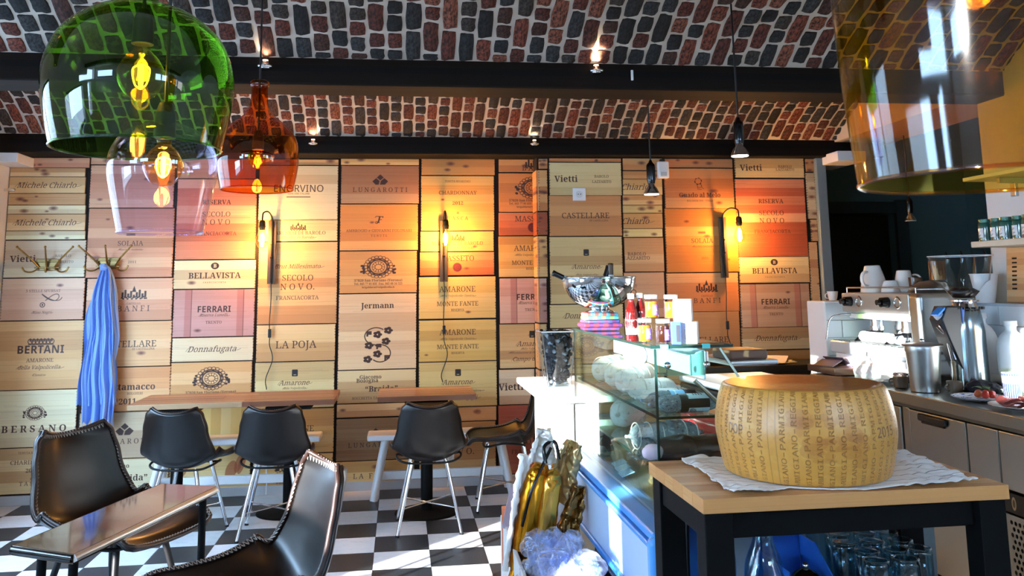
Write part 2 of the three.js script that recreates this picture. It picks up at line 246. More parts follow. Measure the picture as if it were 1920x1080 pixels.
function emblem(c, k, cx, cy, s) {                                    // s: width in pixels
  c.fillStyle = c.strokeStyle = k === 'seal' ? 'rgba(90,20,30,0.85)' : INK; c.lineWidth = Math.max(1, s * 0.03); const T = 2 * PI;
  const el = (x, y, a, b, f) => { c.beginPath(); c.ellipse(cx + x * s, cy + y * s, a * s, (b ?? a) * s, 0, 0, T); f ? c.fill() : c.stroke(); };
  const ln = (...p) => { c.beginPath(); p.forEach(([x, y]) => c.lineTo(cx + x * s, cy + y * s)); c.stroke(); };
  const fl = (...p) => { c.beginPath(); p.forEach(([x, y]) => c.lineTo(cx + x * s, cy + y * s)); c.closePath(); c.fill(); };
  if (k === 'diamond') { fl([0, -.36], [.22, -.16], [0, .02], [-.22, -.16]); fl([-.26, -.12], [-.04, .06], [-.1, .3], [-.3, .3], [-.5, .08]); fl([.26, -.12], [.04, .06], [-.02, .3], [.3, .3], [.5, .08]); }
  if (k === 'crest') { for (let i = 0; i < 22; i++) { const a = i / 22 * T; c.lineWidth = s * .016; el(Math.cos(a) * .38, Math.sin(a) * .29, .06, .045); el(Math.cos(a) * .31, Math.sin(a) * .24, .035, .03, i & 1); } c.lineWidth = s * .018; el(0, 0, .27, .22); el(0, 0, .25, .2); c.lineWidth = s * .014; el(0, 0, .19, .16); el(0, 0, .1, .08); for (let i = 0; i < 12; i++) { const a = i / 12 * T; ln([Math.cos(a) * .1, Math.sin(a) * .08], [Math.cos(a) * .19, Math.sin(a) * .16]); } for (const q of [-1, 1]) for (let i = 0; i < 9; i++) el(q * (.42 + rnd() * .09), -.1 + rnd() * .3, .04, .03, 1); }
  if (k === 'round') { c.lineWidth = s * .12; el(0, 0, .4); el(0, 0, .12, .2, 1); }
  if (k === 'orn') { for (let i = -3; i <= 3; i++) { el(i * .14, 0, .09, .1); el(i * .14, -.06, .03, .07, 1); } ln([-.5, .12], [.5, .12]); }
  if (k === 'castle') { for (let i = -4; i <= 4; i++) { const h = .1 + ((i * 7 + 40) % 5) * .05; c.fillRect(cx + i * s * .11 - s * .04, cy - h * s + s * .12, s * .075, h * s); } fl([-.08, -.1], [0, -.34], [.08, -.1]); for (let i = 0; i < 18; i++) el(-.46 + i * .055, .14 + .04 * Math.sin(i * 2), .04, .03, 1); }
  if (k === 'badge') { c.fillStyle = '#15100e'; c.beginPath(); c.roundRect(cx - s * .45, cy - s * .55, s * .9, s * 1.05, s * .12); c.fill(); c.fillStyle = '#d8c9a0'; c.fillRect(cx - s * .22, cy + s * .22, s * .44, s * .09); }
  if (k === 'swirl') { c.beginPath(); for (let t = 0; t < 1; t += .01) c.lineTo(cx + s * (.5 * Math.cos(t * 9) * (1 - t * .4)), cy + s * (.16 * Math.sin(t * 14))); c.stroke(); }
  if (k === 'seal') { el(0, 0, .5, .5, 1); c.strokeStyle = 'rgba(40,5,12,0.7)'; el(0, 0, .34); el(0, 0, .12); }
  if (k === 'horse') { el(-.1, -.2, .28, .26); for (let i = 0; i < 10; i++) el(-.1 + .3 * Math.cos(i), -.2 + .28 * Math.sin(i), .05, .05, 1); ln([.1, 0], [.25, .4], [.42, .5]); ln([-.2, .1], [-.15, .5], [.2, .52]); el(0, .2, .2, .16); }
  if (k === 'B') { el(0, 0, .5, .42, 1); c.fillStyle = '#e8d9a8'; c.font = `bold ${s * .6}px serif`; c.textAlign = 'center'; c.textBaseline = 'middle'; c.fillText('B', cx, cy); }
  if (k === 'F') { c.font = `italic bold ${s * 1.0}px serif`; c.textAlign = 'center'; c.textBaseline = 'middle'; c.fillText('F', cx, cy); c.lineWidth = s * .06; ln([-.45, -.25], [-.3, -.38], [.4, -.34]); el(-.28, .3, .13, .1); }
  if (k === 'line') ln([-.5, 0], [.5, 0]);
  if (k === 'vine') {
    c.lineWidth = s * .035; c.beginPath(); c.ellipse(cx - .05 * s, cy - .3 * s, .4 * s, .3 * s, 0, 1.2, 5.4); c.stroke(); c.beginPath(); c.ellipse(cx + .1 * s, cy + .3 * s, .36 * s, .3 * s, 0, 4.2, 8.6); c.stroke();
    for (const [x, y] of [[.38, -.5], [0, -.36], [.3, -.12], [-.3, .02], [0, .32], [-.34, .5]]) { for (let i = 0; i < 5; i++) { const a = i * 1.256; el(x + .09 * Math.cos(a), y + .08 * Math.sin(a), .075, .05, 1); } }
    for (const [x, y] of [[-.3, -.45], [.05, 0], [.34, .4]]) for (let i = 0; i < 7; i++) el(x + (i % 3 - 1) * .06, y + Math.floor(i / 3) * .06, .035, .035, 1);
  }
}
function crateFront(c, S, X, Y, [, x0, x1, y0, y1, key, base, cf], clip) {
  const px = (x0 - X) * S, py = (Y - y1) * S, w = (x1 - x0) * S, h = (y1 - y0) * S, fullW = cf ? 0.62 * S : w;
  c.save(); c.beginPath(); c.rect(px, py, w, h); c.clip();
  grain(c, px, py, w, h, base, key === 'riserva' ? 1.8 : 1.15, key === 'plain' || key === 'solaia' || key === 'guado' ? 3 : rnd() < 0.5 ? 1 : 0);
  if (key === 'boards') for (let i = 0; i < 8; i++) { c.fillStyle = ['#e9d68a', '#dcbf72', '#efe0a0'][i % 3]; c.fillRect(px + i * w / 8, py, w / 8, h); }
  if (key === 'knots') for (let i = 0; i < 5; i++) { c.fillStyle = 'rgba(150,70,40,0.6)'; c.beginPath(); c.ellipse(px + rnd() * w, py + rnd() * h, rr(8, 22), rr(20, 40), .3, 0, 7); c.fill(); }
  for (const [st, txt, ws, yf, dx = 0] of LOGO[key]) {
    const cx = px + (cf ? cf * w : w / 2) + dx * fullW, cy = py + yf * h;
    if (st === 'e' && txt === 'rails') { c.fillStyle = 'rgba(170,90,80,0.45)'; for (const q of [.14, .78]) { const rx = px + (cf && cf > .5 ? q * fullW : q * w); c.fillRect(rx, py, 0.045 * S, h); c.fillStyle = 'rgba(90,40,35,0.6)'; c.fillRect(rx + 0.045 * S, py, 3, h); c.fillStyle = 'rgba(170,90,80,0.45)'; } continue; }
    if (st === 'e') { emblem(c, txt, cx, cy, ws * fullW); continue; }
    const font = { r: 'serif', b: 'bold 100px serif', n: 'sans-serif', nb: 'bold 100px sans-serif', s: 'serif' }[st];
    const f = (z) => (font.includes('100px') ? font.replace('100px', z + 'px') : `${z}px ${font}`);
    c.font = f(100); c.textAlign = 'center'; c.textBaseline = 'middle'; const z = 100 * ws * fullW / c.measureText(txt).width;
    c.fillStyle = INK; c.font = f(z); c.save(); c.translate(cx, cy);
    if (st === 's') { c.transform(1, 0, -0.36, 1, 0, 0); }
    c.fillText(txt, 0, 0);
    if (st === 's') { c.strokeStyle = INK; c.lineWidth = 0.8; c.beginPath(); c.moveTo(-ws * fullW * .53, z * .3); c.quadraticCurveTo(-ws * fullW * .5, -z * .4, -ws * fullW * .4, -z * .3); c.stroke(); c.beginPath(); c.moveTo(ws * fullW * .48, z * .2); c.quadraticCurveTo(ws * fullW * .54, z * .25, ws * fullW * .58, 0); c.stroke(); }
    c.restore();
  }
  if (h > 60 && !cf) { c.fillStyle = 'rgba(40,18,8,0.55)'; for (let y = 6; y < h - 6; y += 10) { if (rnd() < .85) c.fillRect(px, py + y, rr(2, 4), 4); if (rnd() < .85) c.fillRect(px + w - rr(2, 4), py + y, 4, 4); } }
  c.restore();
}
const SC = 480, planes = [[-2.92, 4.0], [1.0, 2.5]];
const crateMats = planes.map(([X, W], k) => {
  const map = canvasTex(Math.round(W * SC), Math.round(2.5 * SC), (c, w, h) => { c.fillStyle = '#caa070'; c.fillRect(0, 0, w, h); for (const p of PANELS) if (p[0] === k) crateFront(c, SC, X, 2.53, p); });
  return new THREE.MeshStandardMaterial({ map, roughness: 0.5 });
});
for (const [k, x0, x1, y0, y1] of PANELS) {
  const [X, W] = planes[k], z = k ? -6.64 : -6.84, dz = rr(-0.004, 0.003), corner = k && x0 < 1.08, xa = corner ? 1.07 : x0;
  const g = new RoundedBoxGeometry(x1 - xa - 0.004, y1 - y0, 0.02, 1, 0.002).translate((xa + x1) / 2, (y0 + y1) / 2, z - 0.01 + (corner ? 0 : dz)), p = g.attributes.position, uv = g.attributes.uv;
  for (let i = 0; i < p.count; i++) uv.setXY(i, (p.getX(i) - X) / W, (p.getY(i) - 2.53 + 2.5) / 2.5);
  part('crate_panel', g, crateMats[k], wallBack);
  if (corner) { const s = new RoundedBoxGeometry(0.012, y1 - y0, 0.19, 1, 0.002).translate(1.064, (y0 + y1) / 2, -6.74), q = s.attributes.position, w = s.attributes.uv; for (let i = 0; i < q.count; i++) w.setXY(i, (1.08 + (q.getZ(i) + 6.84) * 0.3 - X) / W, (q.getY(i) - 0.03) / 2.5); part('crate_panel', s, crateMats[k], wallBack); }
}
struct('baseboard_back', [rb(WX, 1.06, 0, 0.068, WZ, WZ + 0.024, 0.004), rb(1.045, 3.36, 0, 0.068, WZ + 0.2, WZ + 0.226, 0.004)], std('#b9bcc0', 0.5));

// floor: black and white vinyl tiles
const floor = struct('floor', [bb(-3.2, 6.2, -0.2, -0.003, -8.7, 1.5)], std('#3a3c3e', 0.7));
const tileTex = (base, vein, n) => canvasTex(256, 256, (c, w, h) => { c.fillStyle = base; c.fillRect(0, 0, w, h); for (let i = 0; i < n; i++) { c.strokeStyle = vein(rnd()); c.lineWidth = rr(.6, 3.5); c.beginPath(); let x = rnd() * w, y = rnd() * h; for (let k = 0; k < 7; k++) { c.lineTo(x, y); x += rr(-30, 34); y += rr(-12, 14); } c.stroke(); } });
const whites = [0, 1, 2].map(() => new THREE.MeshStandardMaterial({ map: tileTex('#cfd0d2', (r) => `rgba(110,115,122,${.05 + .14 * r})`, 70), roughness: 0.38 }));
const darks = [0, 1, 2].map(() => new THREE.MeshStandardMaterial({ map: tileTex('#22262a', (r) => `rgba(130,140,150,${.03 + .12 * r})`, 60), roughness: 0.38 }));
const TS = 0.3155, tileGeo = new THREE.BoxGeometry(TS - 0.0025, 0.006, TS - 0.0025);
const far = { w: [], d: [] };
for (let i = -10; i < 20; i++) for (let j = -20; j < 12; j++) {
  const x = -0.137 + (i + .5) * TS, z = -4.97 - (j + .5) * TS, dark = (i + j) & 1;
  if (x > 6 || z < -8.5 || z > 1.3) continue;
  if (x > -3 && x < 1.25 && z > -6.9 && z < -4.5) { const m = part('floor_tile', tileGeo, (dark ? darks : whites)[(i * 7 + j * 3 + 90) % 3], floor); m.position.set(x, -0.003, z); m.rotation.y = ((i * 5 + j) & 3) * PI / 2; }
  else far[dark ? 'd' : 'w'].push(new THREE.Matrix4().makeTranslation(x, -0.003, z));
}
for (const [l, m] of [[far.w, whites[0]], [far.d, darks[0]]]) { const im = new THREE.InstancedMesh(tileGeo, m, l.length); l.forEach((q, k) => im.setMatrixAt(k, q)); im.name = 'floor_tiles'; im.userData.kind = 'stuff'; im.receiveShadow = true; floor.add(im); }

// ceiling: brick vaults between dark beams
const beamTex = woodTex('#0c0b0b', 0.5, 0, [0.8, 2]);
const beamMat = phys({ map: beamTex, roughness: 0.75, specularIntensity: 0.3 });
const BEAMS = [-6.53, -4.27, -2.01, 0.25], BW = 0.25, BY = 2.5, BH = 0.155;
for (const z of BEAMS) { const b = struct('ceiling_beam', [rbox(6.85, BH, BW, 0.012, 0.5, BY + BH / 2, z - BW / 2)], beamMat); }
const RISE = 0.34;
function arc(z0, z1) { const c = z1 - z0, R = (c * c / 4 + RISE * RISE) / (2 * RISE), a = Math.asin(c / 2 / R), zc = (z0 + z1) / 2, yc = BY + BH - 0.02 + RISE - R; return { R, a, len: 2 * a * R, at: (s) => { const t = -a + s / R; return { z: zc + R * Math.sin(t), y: yc + R * Math.cos(t), t }; } }; }
const mortar = new THREE.MeshStandardMaterial({ color: C('#c2b9ae'), roughness: 0.95 });
const spans = [[-6.53, -4.27 - BW], [-4.27, -2.01 - BW], [-2.01, 0.25 - BW]].map(([a, b]) => arc(a, b));
const ceilGeo = spans.map((A) => sheet((u, v) => { const q = A.at(v * A.len); return V(-2.95 + 7 * u, q.y, q.z); }, 2, 28, 0.04));
ceilGeo.push(bb(-3.2, 6.2, 3.2, 3.4, -8.7, 1.5), bb(-3.15, 4.1, BY + BH - .01, 3.2, WZ - .3, -6.6), bb(-3.15, 4.1, BY + BH - .01, 3.2, 0.1, 1.5), bb(3.5, 4.0, BY + .12, 3.2, -6.6, 0.2));
const ceiling = struct('ceiling', ceilGeo, mortar);
const brickGeos = [0, 1, 2, 3].map(() => {
  const g = new THREE.BoxGeometry(1, 1, 1, 3, 1, 3), p = g.attributes.position, j = new Map();
  for (let i = 0; i < p.count; i++) {
    let x = p.getX(i), y = p.getY(i), z = p.getZ(i); const k = [x, y, z].map((q) => q.toFixed(2)).join();
    if (!j.has(k)) j.set(k, [rr(-.05, .05), rr(-.15, .15), rr(-.04, .04)]); const [a, b, c] = j.get(k);
    const e = Math.max(Math.abs(x), Math.abs(z)) > .49, cor = Math.abs(x) > .49 && Math.abs(z) > .49;
    if (e) { x += a; z += c; } if (cor) { x *= .9; z *= .93; }
    if (y > 0) y += (e ? -.35 : .12) + b * (e ? 1 : .5);
    p.setXYZ(i, x, y, z);
  }
  g.computeVertexNormals(); return g;
});
const brickMap = canvasTex(128, 128, (c, w, h) => { c.fillStyle = '#cccccc'; c.fillRect(0, 0, w, h); for (let i = 0; i < 500; i++) { const r = rnd(); c.fillStyle = r < .5 ? `rgba(24,22,24,${.5 * rnd()})` : `rgba(255,245,235,${.42 * rnd()})`; c.beginPath(); c.ellipse(rnd() * w, rnd() * h, rr(1, 14), rr(1, 10), rnd() * 3, 0, 7); c.fill(); } });
const brickCols = ['#43464a', '#35373b', '#2b2b2e', '#7a3f33', '#96503f', '#5b3a31', '#4c443f', '#a3624c', '#2e3236', '#6e3a30'];
const brickMats = brickCols.map((c) => new THREE.MeshStandardMaterial({ color: C(c), map: brickMap, roughness: 0.85 }));
const bricks = [], PITCH = 0.0885; camera.updateMatrixWorld(); camera.updateProjectionMatrix();
spans.slice(0, 2).forEach((A, vi) => {
  for (let i = 0; i < 77; i++) {
    const x = -2.86 + i * PITCH; let s = -rr(0, .1), k = i & 1, run = 0;
    while (s < A.len) {
      const L = (k ? rnd() < .8 : rnd() < .12) ? rr(.185, .215) : rr(.092, .118), e = Math.min(s + L, A.len), st = Math.max(s, 0);
      if (e - st > .03) {
        const q = A.at((st + e) / 2), m = new THREE.Matrix4().makeRotationFromEuler(new THREE.Euler(q.t + PI, rr(-.02, .02), rr(-.015, .015)));
        m.scale(V(PITCH - rr(.013, .02), .028, e - st - rr(.01, .016))); m.setPosition(x + rr(-.003, .003), q.y - .002, q.z);
        const P = V(x, q.y, q.z).project(camera), seen = Math.abs(P.x) < 1.02 && Math.abs(P.y) < 1.05 && q.y < 3.4;
        bricks.push({ m, c: Math.floor(rnd() * brickCols.length), d: seen ? V(x, q.y, q.z).distanceTo(camera.position) - (e - st) * 4 : 99, g: Math.floor(rnd() * 4) });
      }
      s = e + .001;
    }
  }
});
bricks.sort((a, b) => a.d - b.d);
bricks.slice(0, 300).forEach((b) => { const m = part('brick', brickGeos[b.g], brickMats[b.c], ceiling); m.applyMatrix4(b.m); });
{
  const rest = bricks.slice(300), white = new THREE.MeshStandardMaterial({ color: C('#ffffff'), map: brickMap, roughness: 0.85 });
  const im = new THREE.InstancedMesh(brickGeos[1], white, rest.length); rest.forEach((b, k) => { im.setMatrixAt(k, b.m); im.setColorAt(k, C(brickCols[b.c])); });
  im.name = 'bricks'; im.userData.kind = 'stuff'; im.castShadow = im.receiveShadow = true; ceiling.add(im);
}
// ---------------------------------------------------------------- lamps
const point = (pos, color, I, r = 1) => { const l = new THREE.PointLight(C(color), I, 0, 2); l.position.set(...pos); l.castShadow = true; l.shadow.radius = r; scene.add(l); return l; };
const spot = (pos, to, color, I, ang, pen = .5) => { const l = new THREE.SpotLight(C(color), I, 0, ang, pen, 2); l.position.set(...pos); l.target.position.set(...to); l.castShadow = true; scene.add(l, l.target); return l; };
const WARM = '#ffb258', FIL = emit('#ffc36a', 16);
const bulbGlass = glass('#ffd98a', 0.03, { emissive: C('#ffb648'), emissiveIntensity: 2.2 }), bulbClear = glass('#fff0d2', 0.02, { emissive: C('#ffb850'), emissiveIntensity: 2.2 });
function filament(parent, y, h, r, I, world) {                         // glowing loops of a carbon-filament bulb
  const t = []; for (let i = 0; i < 4; i++) { const a = i * PI / 2; t.push(tube([[0, y + h / 2, 0], [r * Math.cos(a), y + h * .3, r * Math.sin(a)], [r * .7 * Math.cos(a), y - h * .3, r * .7 * Math.sin(a)], [0, y - h / 2, 0]], 0.0016, 16, 5)); }
  t.push(cyl(0.004, 0.004, h, 8, 0, y, 0)); part('filament', t, FIL, parent); point(world, WARM, I);
}
function pendant(label, pos, prof, shadeMat, bulbY, bulbR, ceilY, I, sockTop, sc = 1) {
  const t = thing('pendant_lamp', label, 'lamp', pos); t.scale.setScalar(sc);
  part('glass_shade', lathe(smooth(prof, 60), 72), shadeMat, t);
  part('rim', new THREE.TorusGeometry(prof[0][0], 0.0025, 8, 72).rotateX(PI / 2).translate(0, prof[0][1], 0), shadeMat, t);
  part('cord', cyl(0.0035, 0.0035, (ceilY - pos[1]) / sc - sockTop, 10, 0, ((ceilY - pos[1]) / sc + sockTop) / 2, 0), MAT.black, t);
  part('socket', [cyl(0.019, 0.021, 0.05, 24, 0, bulbY + bulbR + 0.045, 0), cyl(0.012, 0.018, 0.02, 24, 0, bulbY + bulbR + 0.08, 0), rod([0, bulbY + bulbR + 0.08, 0], [0, sockTop + .01, 0], 0.004)], MAT.black, t);
  const b = part('bulb', lathe(smooth([[0.0005, -bulbR], [bulbR * .6, -bulbR * .82], [bulbR, 0], [bulbR * .72, bulbR * .75], [bulbR * .36, bulbR * 1.15], [0.014, bulbR * 1.4]], 30).map(([x, y]) => [x, y + bulbY]), 32), bulbGlass, t);
  filament(b, bulbY, bulbR * 1.1, bulbR * .35, I, [pos[0], pos[1] + bulbY * sc, pos[2]]);
  return t;
}
const amberGlass = glass('#ee9a3a', 0.02), greenGlass = glass('#a4d860', 0.015), lilacGlass = glass('#f2ecff', 0.015);
pendant('large bell-shaped green glass pendant lamp with a round amber bulb inside', [-0.612, 1.831, -2.1],
  [[.155, 0], [.167, .05], [.177, .115], [.172, .17], [.148, .225], [.1, .268], [.05, .288], [.028, .3], [.026, .33]], greenGlass, .145, .046, 2.95, .2, .33, 1.2);
pendant('small clear glass pendant lamp with a round bulb, hanging below the green lamp', [-0.552, 1.634, -2.1],
  [[.078, 0], [.09, .055], [.101, .115], [.098, .155], [.078, .19], [.048, .208], [.028, .214]], lilacGlass, .128, .038, 2.95, .2, .216, 1.2);
pendant('amber glass pendant lamp shaped like a demijohn with a bottle neck', [-0.513, 1.857, -3.2],
  [[.128, 0], [.14, .06], [.145, .12], [.136, .185], [.1, .235], [.058, .27], [.036, .3], [.03, .345], [.029, .38], [.034, .385], [.034, .398], [.026, .404]], amberGlass, .1, .026, 2.95, .16, .39);
pendant('blurred amber glass pendant lamp hanging close to the camera at the upper right', [0.707, 1.618, -0.95],
  [[.15, 0], [.156, .06], [.163, .15], [.168, .26], [.168, .36], [.15, .45], [.08, .52], [.03, .54]], glass('#f4c95a', 0.05), .34, .04, 3.0, .1, .54);

function blackPendant(label, x, yb, z, top, lit = true) {
  const t = thing('pendant_spot', label, 'lamp', [x, yb, z]);
  part('cord', rod([0, .16, 0], [-.006, top - yb, 0], 0.0045), MAT.black, t);
  part('socket', lathe([[.006, .19], [.012, .175], [.022, .165], [.024, .15], [.024, .085], [.021, .07], [.02, .062]], 28), MAT.blackGloss, t);
  const b = part('bulb', lathe([[.018, .066], [.018, .05], [.03, .035], [.041, .012], [.042, .004]], 32), MAT.chrome, t);
  part('lens', cyl(.039, .039, .004, 28, 0, .003, 0), lit ? emit('#fff1d8', 5) : std('#cfd4d6', .3), b);
  if (lit) spot([x, yb - .004, z], [x, 0, z], '#fff0d8', 3.0, .75);
  return t;
}
blackPendant('black pendant lamp with reflector bulb, the lower one beside the white sensor', 1.346, 1.975, -4.5, 2.93);
blackPendant('black pendant lamp with reflector bulb, the higher one left of the amber glass lamp', 1.607, 2.095, -3.9, 2.93);
blackPendant('small dark pendant lamp hanging unlit before the dark corridor wall', 3.9, 1.95, -6.2, 3.1, false);
{ const t = thing('ceiling_rose', 'small brass ceiling rose at the top of the lower black pendant', 'ceiling rose', [1.352, 2.93, -4.5]); part('cup', lathe(smooth([[.0, -.012], [.03, -.008], [.045, .01], [.048, .03]], 20), 32), MAT.brass, t); }

function sconce(label, x, z, side, cordEnd) {                         // plate, bent arm, brass socket, teardrop bulb, hanging flex with a switch
  const t = thing('wall_sconce', label, 'lamp', [x, 1.54, z]);
  part('back_plate', [rb(-.03, .03, 0, .48, 0, .018, .003)], std('#4c4238', 0.45, .3), t);
  part('rib', [rb(-.006, .006, .01, .47, .018, .032, .002)], MAT.iron, t);
  const bx = side * .1, bz = .1;
  part('arm', [tube([[0, .2, .03], [0, .42, .03], [0, .5, .035], [bx * .4, .545, .07], [bx * .9, .535, bz], [bx, .5, bz], [bx, .47, bz]], 0.006, 48, 8), ball(.012, 0, .2, .03, 12, 8), ball(.01, 0, .3, .034, 12, 8)], MAT.iron, t);
  part('socket', lathe([[.008, .075], [.02, .068], [.024, .055], [.024, .03], [.028, .028], [.028, .02], [.023, .018], [.022, 0]], 24).translate(bx, .405, bz), MAT.oldBrass, t);
  const b = part('bulb', lathe(smooth([[.0005, -.145], [.03, -.13], [.046, -.085], [.036, -.04], [.018, 0]], 26), 28).translate(bx, .408, bz), bulbClear, t);
  filament(b, 0, .085, .017, 2.0, [x + bx, 1.54 + .335, z + bz]); b.children[0].position.set(bx, .335, bz);
  part('flex', tube([[0, .02, .02], [.004, -.1, .015], [-.004, -.3, .012], [.002, -.37, .012], [.0, -.45, .012], [.025, -.56, .012], [-.02, -.7, .012], [-.012, cordEnd - 1.54, .012]], 0.0035, 60, 6), MAT.black, t);
  part('switch', rb(-.011, .011, -.4, -.335, .005, .026, .004), MAT.black, t);
}
sconce('wall lamp with a lit bulb beside the amber glass pendant, leftmost of the three', -.968, -6.825, -.62, .76);
sconce('wall lamp with a lit bulb before the crate panel reading CHARDONNAY', .344, -6.825, .1, .78);
sconce('wall lamp with a lit bulb over the crate panel reading SOLAIA, rightmost of the three', 2.55, -6.625, 1.02, .9);

function beamSpot(label, x, y, z, up, I) {
  const t = thing('beam_spotlight', label, 'spotlight', [x, y, z]);
  part('ring', new THREE.TorusGeometry(.034, .007, 10, 32).rotateX(PI / 2), MAT.chrome, t);
  part('lamp_head', lathe([[.0, .03], [.014, .028], [.02, .01], [.028, -.004], [.026, -.012], [.0, -.014]], 24), MAT.chrome, t);
  part('bracket', rod([0, 0, 0], [0, -.004, -.035], .006), MAT.steelDark, t);
  if (up) { part('lens', cyl(.013, .013, .004, 16, 0, .032, 0), emit('#ffe0b0', 6), t); spot([x, y + .037, z], [x, 4, z + up], '#ffdcae', I, .7, .8); }
}
beamSpot('small chrome spotlight with a bright beam, on the nearer beam right of centre', .998, 2.585, -4.235, .35, 1.5);
beamSpot('small chrome spotlight on the nearer beam beside the amber pendant cord', -.656, 2.578, -4.235, .3, .25);
beamSpot('small chrome spotlight on the farther beam right of the amber pendant', -.644, 2.57, -6.495, .3, .5);
beamSpot('small chrome spotlight on the farther beam above the crate panel reading Vietti', 1.027, 2.578, -6.495, .3, .5);
{ const t = thing('beam_clip', 'tiny white clip hanging from the nearer beam', 'clip', [1.194, 2.575, -4.262]); part('clip_body', rbox(.012, .055, .01, .003), MAT.white, t); }
{ const t = thing('motion_sensor', 'white motion sensor high on the crate wall beside a black pendant', 'sensor', [2.078, 2.33, -6.64]); part('housing', rb(-.045, .045, 0, .135, 0, .05, .01), MAT.white, t); part('lens', rb(-.025, .025, .015, .05, .045, .054, .006), std('#b7babb', .3), t); part('mount', rb(-.02, .02, .13, .155, 0, .03, .004), MAT.black, t); }
{ const t = thing('wall_socket', 'square white wall socket above the crate panel reading CASTELLARE', 'socket', [1.397, 2.205, -6.637]); part('frame', rb(-.052, .052, -.05, .05, 0, .012, .004), MAT.white, t); part('insert', cyl(.026, .028, .012, 28).rotateX(PI / 2).translate(0, 0, .01), std('#dadcdc', .4), t); part('hole', [cyl(.004, .004, .004, 10, -.01, 0, 0), cyl(.004, .004, .004, 10, .01, 0, 0), cyl(.004, .004, .004, 10, 0, -.012, 0)].map((g) => g.rotateX(PI / 2).translate(0, 0, .016)), MAT.black, t); }
function lowSocket(label, x) {
  const t = thing('wall_socket', label, 'socket', [x, .225, -6.835]); part('frame', rb(-.07, .07, -.04, .04, 0, .012, .005), MAT.white, t);
  for (const q of [-.034, .034]) part('insert', cyl(.022, .024, .01, 24).rotateX(PI / 2).translate(q, 0, .012), std('#c9cccd', .4), t);
  part('flex', tube([[.02, 0, .02], [.02, -.02, .05], [.024, -.1, .03], [.02, -.215, .02]], .004, 24, 6), MAT.white, t);
}
lowSocket('white double wall socket low on the wall behind the left table', -.985);
lowSocket('white double wall socket low on the wall behind the right table', .35);

// coat hooks and scarf
function hooks(label, x, y, z, turn) {
  const t = thing('coat_hook', label, 'coat hook', [x, y, z], turn);
  part('back_plate', [rb(-.075, .075, -.045, .04, -.012, .004, .004), rb(-.085, .085, -.03, -.018, 0, .012, .004), rb(-.085, .085, .015, .028, 0, .012, .004)], MAT.oldBrass, t);
  for (const [dx, sp] of [[-.055, -.13], [0, 0], [.055, .13]]) {
    part('arm', [rod([dx, -.02, .01], [dx + sp * .35, .04, .05], .008, .007), rod([dx + sp * .35, .04, .05], [dx + sp, .125, .09], .007, .0055), ball(.009, dx + sp, .125, .09, 12, 8)], MAT.brass, t);
    part('lower_hook', tube([[dx, -.03, .01], [dx + sp * .3, -.055, .03], [dx + sp * .62, -.05, .045], [dx + sp * .78, -.02, .05]], .006, 20, 8), MAT.brass, t);
  }
}
hooks('brass three-arm coat hook without a coat, on the crate panel reading Vietti', -2.58, 1.705, -6.815, .12);
hooks('brass three-arm coat hook with the blue scarf hanging from it', -2.155, 1.71, -6.825, 0);
{
  const t = thing('scarf', 'thin blue cotton scarf hanging from the right brass coat hook', 'scarf', [-2.15, .55, -6.76]);
  const mat = phys({ color: C('#8db4f2'), roughness: .9, transmission: .25, thickness: 0, side: THREE.DoubleSide });
  const fold = (w0, w1, top, bot, ph, zo, xo) => sheet((u, v) => {
    const k = Math.pow(1 - v, 0.7), w = w0 * Math.min(1, .12 + 1.25 * Math.pow(1 - v, .55)) * (1 + .1 * Math.sin(v * 9 + ph)), x = (u - .5) * w + xo * (1 - v) + w1 * k;
    const rag = v < .08 ? (noise.noise(u * 14, ph, 1) * .05) * (1 - v / .08) : 0;
    return V(x + .008 * Math.sin(v * 14 + ph), bot + (top - bot) * v + rag, zo + .022 * Math.sin(u * 19 + ph + v * 2.5) * (.35 + k) + .008 * Math.sin(u * 43 + v * 6));
  }, 60, 60, .0015);
  part('front_fold', fold(.2, .01, 1.14, 0.02, 0, .03, -.01), mat, t); part('rear_fold', fold(.25, .015, 1.14, .14, 2, 0, -.03), mat, t); part('loose_end', fold(.16, .0, 1.1, -.02, 4, .015, .04), mat, t);
  part('knot', crumple(ball(.028, -.005, 1.13, .03, 18, 12), .01, 40), mat, t);
}
{ const t = thing('wall_rail', 'short chrome rail end on the left edge of the crate wall', 'rail', [-2.88, 2.255, -6.78]); part('bar', rod([-.02, 0, 0], [.045, 0, 0], .011), MAT.chrome, t); part('end_cap', ball(.013, .045, 0, 0, 14, 10), MAT.chrome, t); }
// ---------------------------------------------------------------- tables, bench, leather chairs
const darkWood = new THREE.MeshStandardMaterial({ map: woodTex('#8a5a3c', 1.6, 3, [1.1, 2.2]), roughness: .35 });
const darkWood2 = new THREE.MeshStandardMaterial({ map: woodTex('#7c4d38', 1.4, 2, [1.1, 2.2]), roughness: .35 });
function tablePlanks(t, x0, x1, z0, z1, y, n) {                       // a top glued from staves
  const w = (z1 - z0) / n; for (let i = 0; i < n; i++) { let x = x0; const cut = x1 - x0 > 1 ? [x0 + (x1 - x0) * (.35 + .3 * rnd()), x1] : [x1]; for (const c of cut) { part('plank', rb(x, c - .0012, y - .036, y, z0 + i * w, z0 + (i + 1) * w - .0012, .002), rnd() < .5 ? darkWood : darkWood2, t); x = c; } }
}
function pedestal(t, x, z, h) {
  part('pedestal', [lathe([[.0, .028], [.06, .026], [.2, .012], [.215, .006], [.215, 0], [0, 0]], 40), cyl(.04, .04, h - .04, 28, 0, h / 2, 0), box(.3, .02, .3, 0, h - .02, 0)].map((g) => g.translate(x, 0, z)), MAT.blackPaint, t);
}
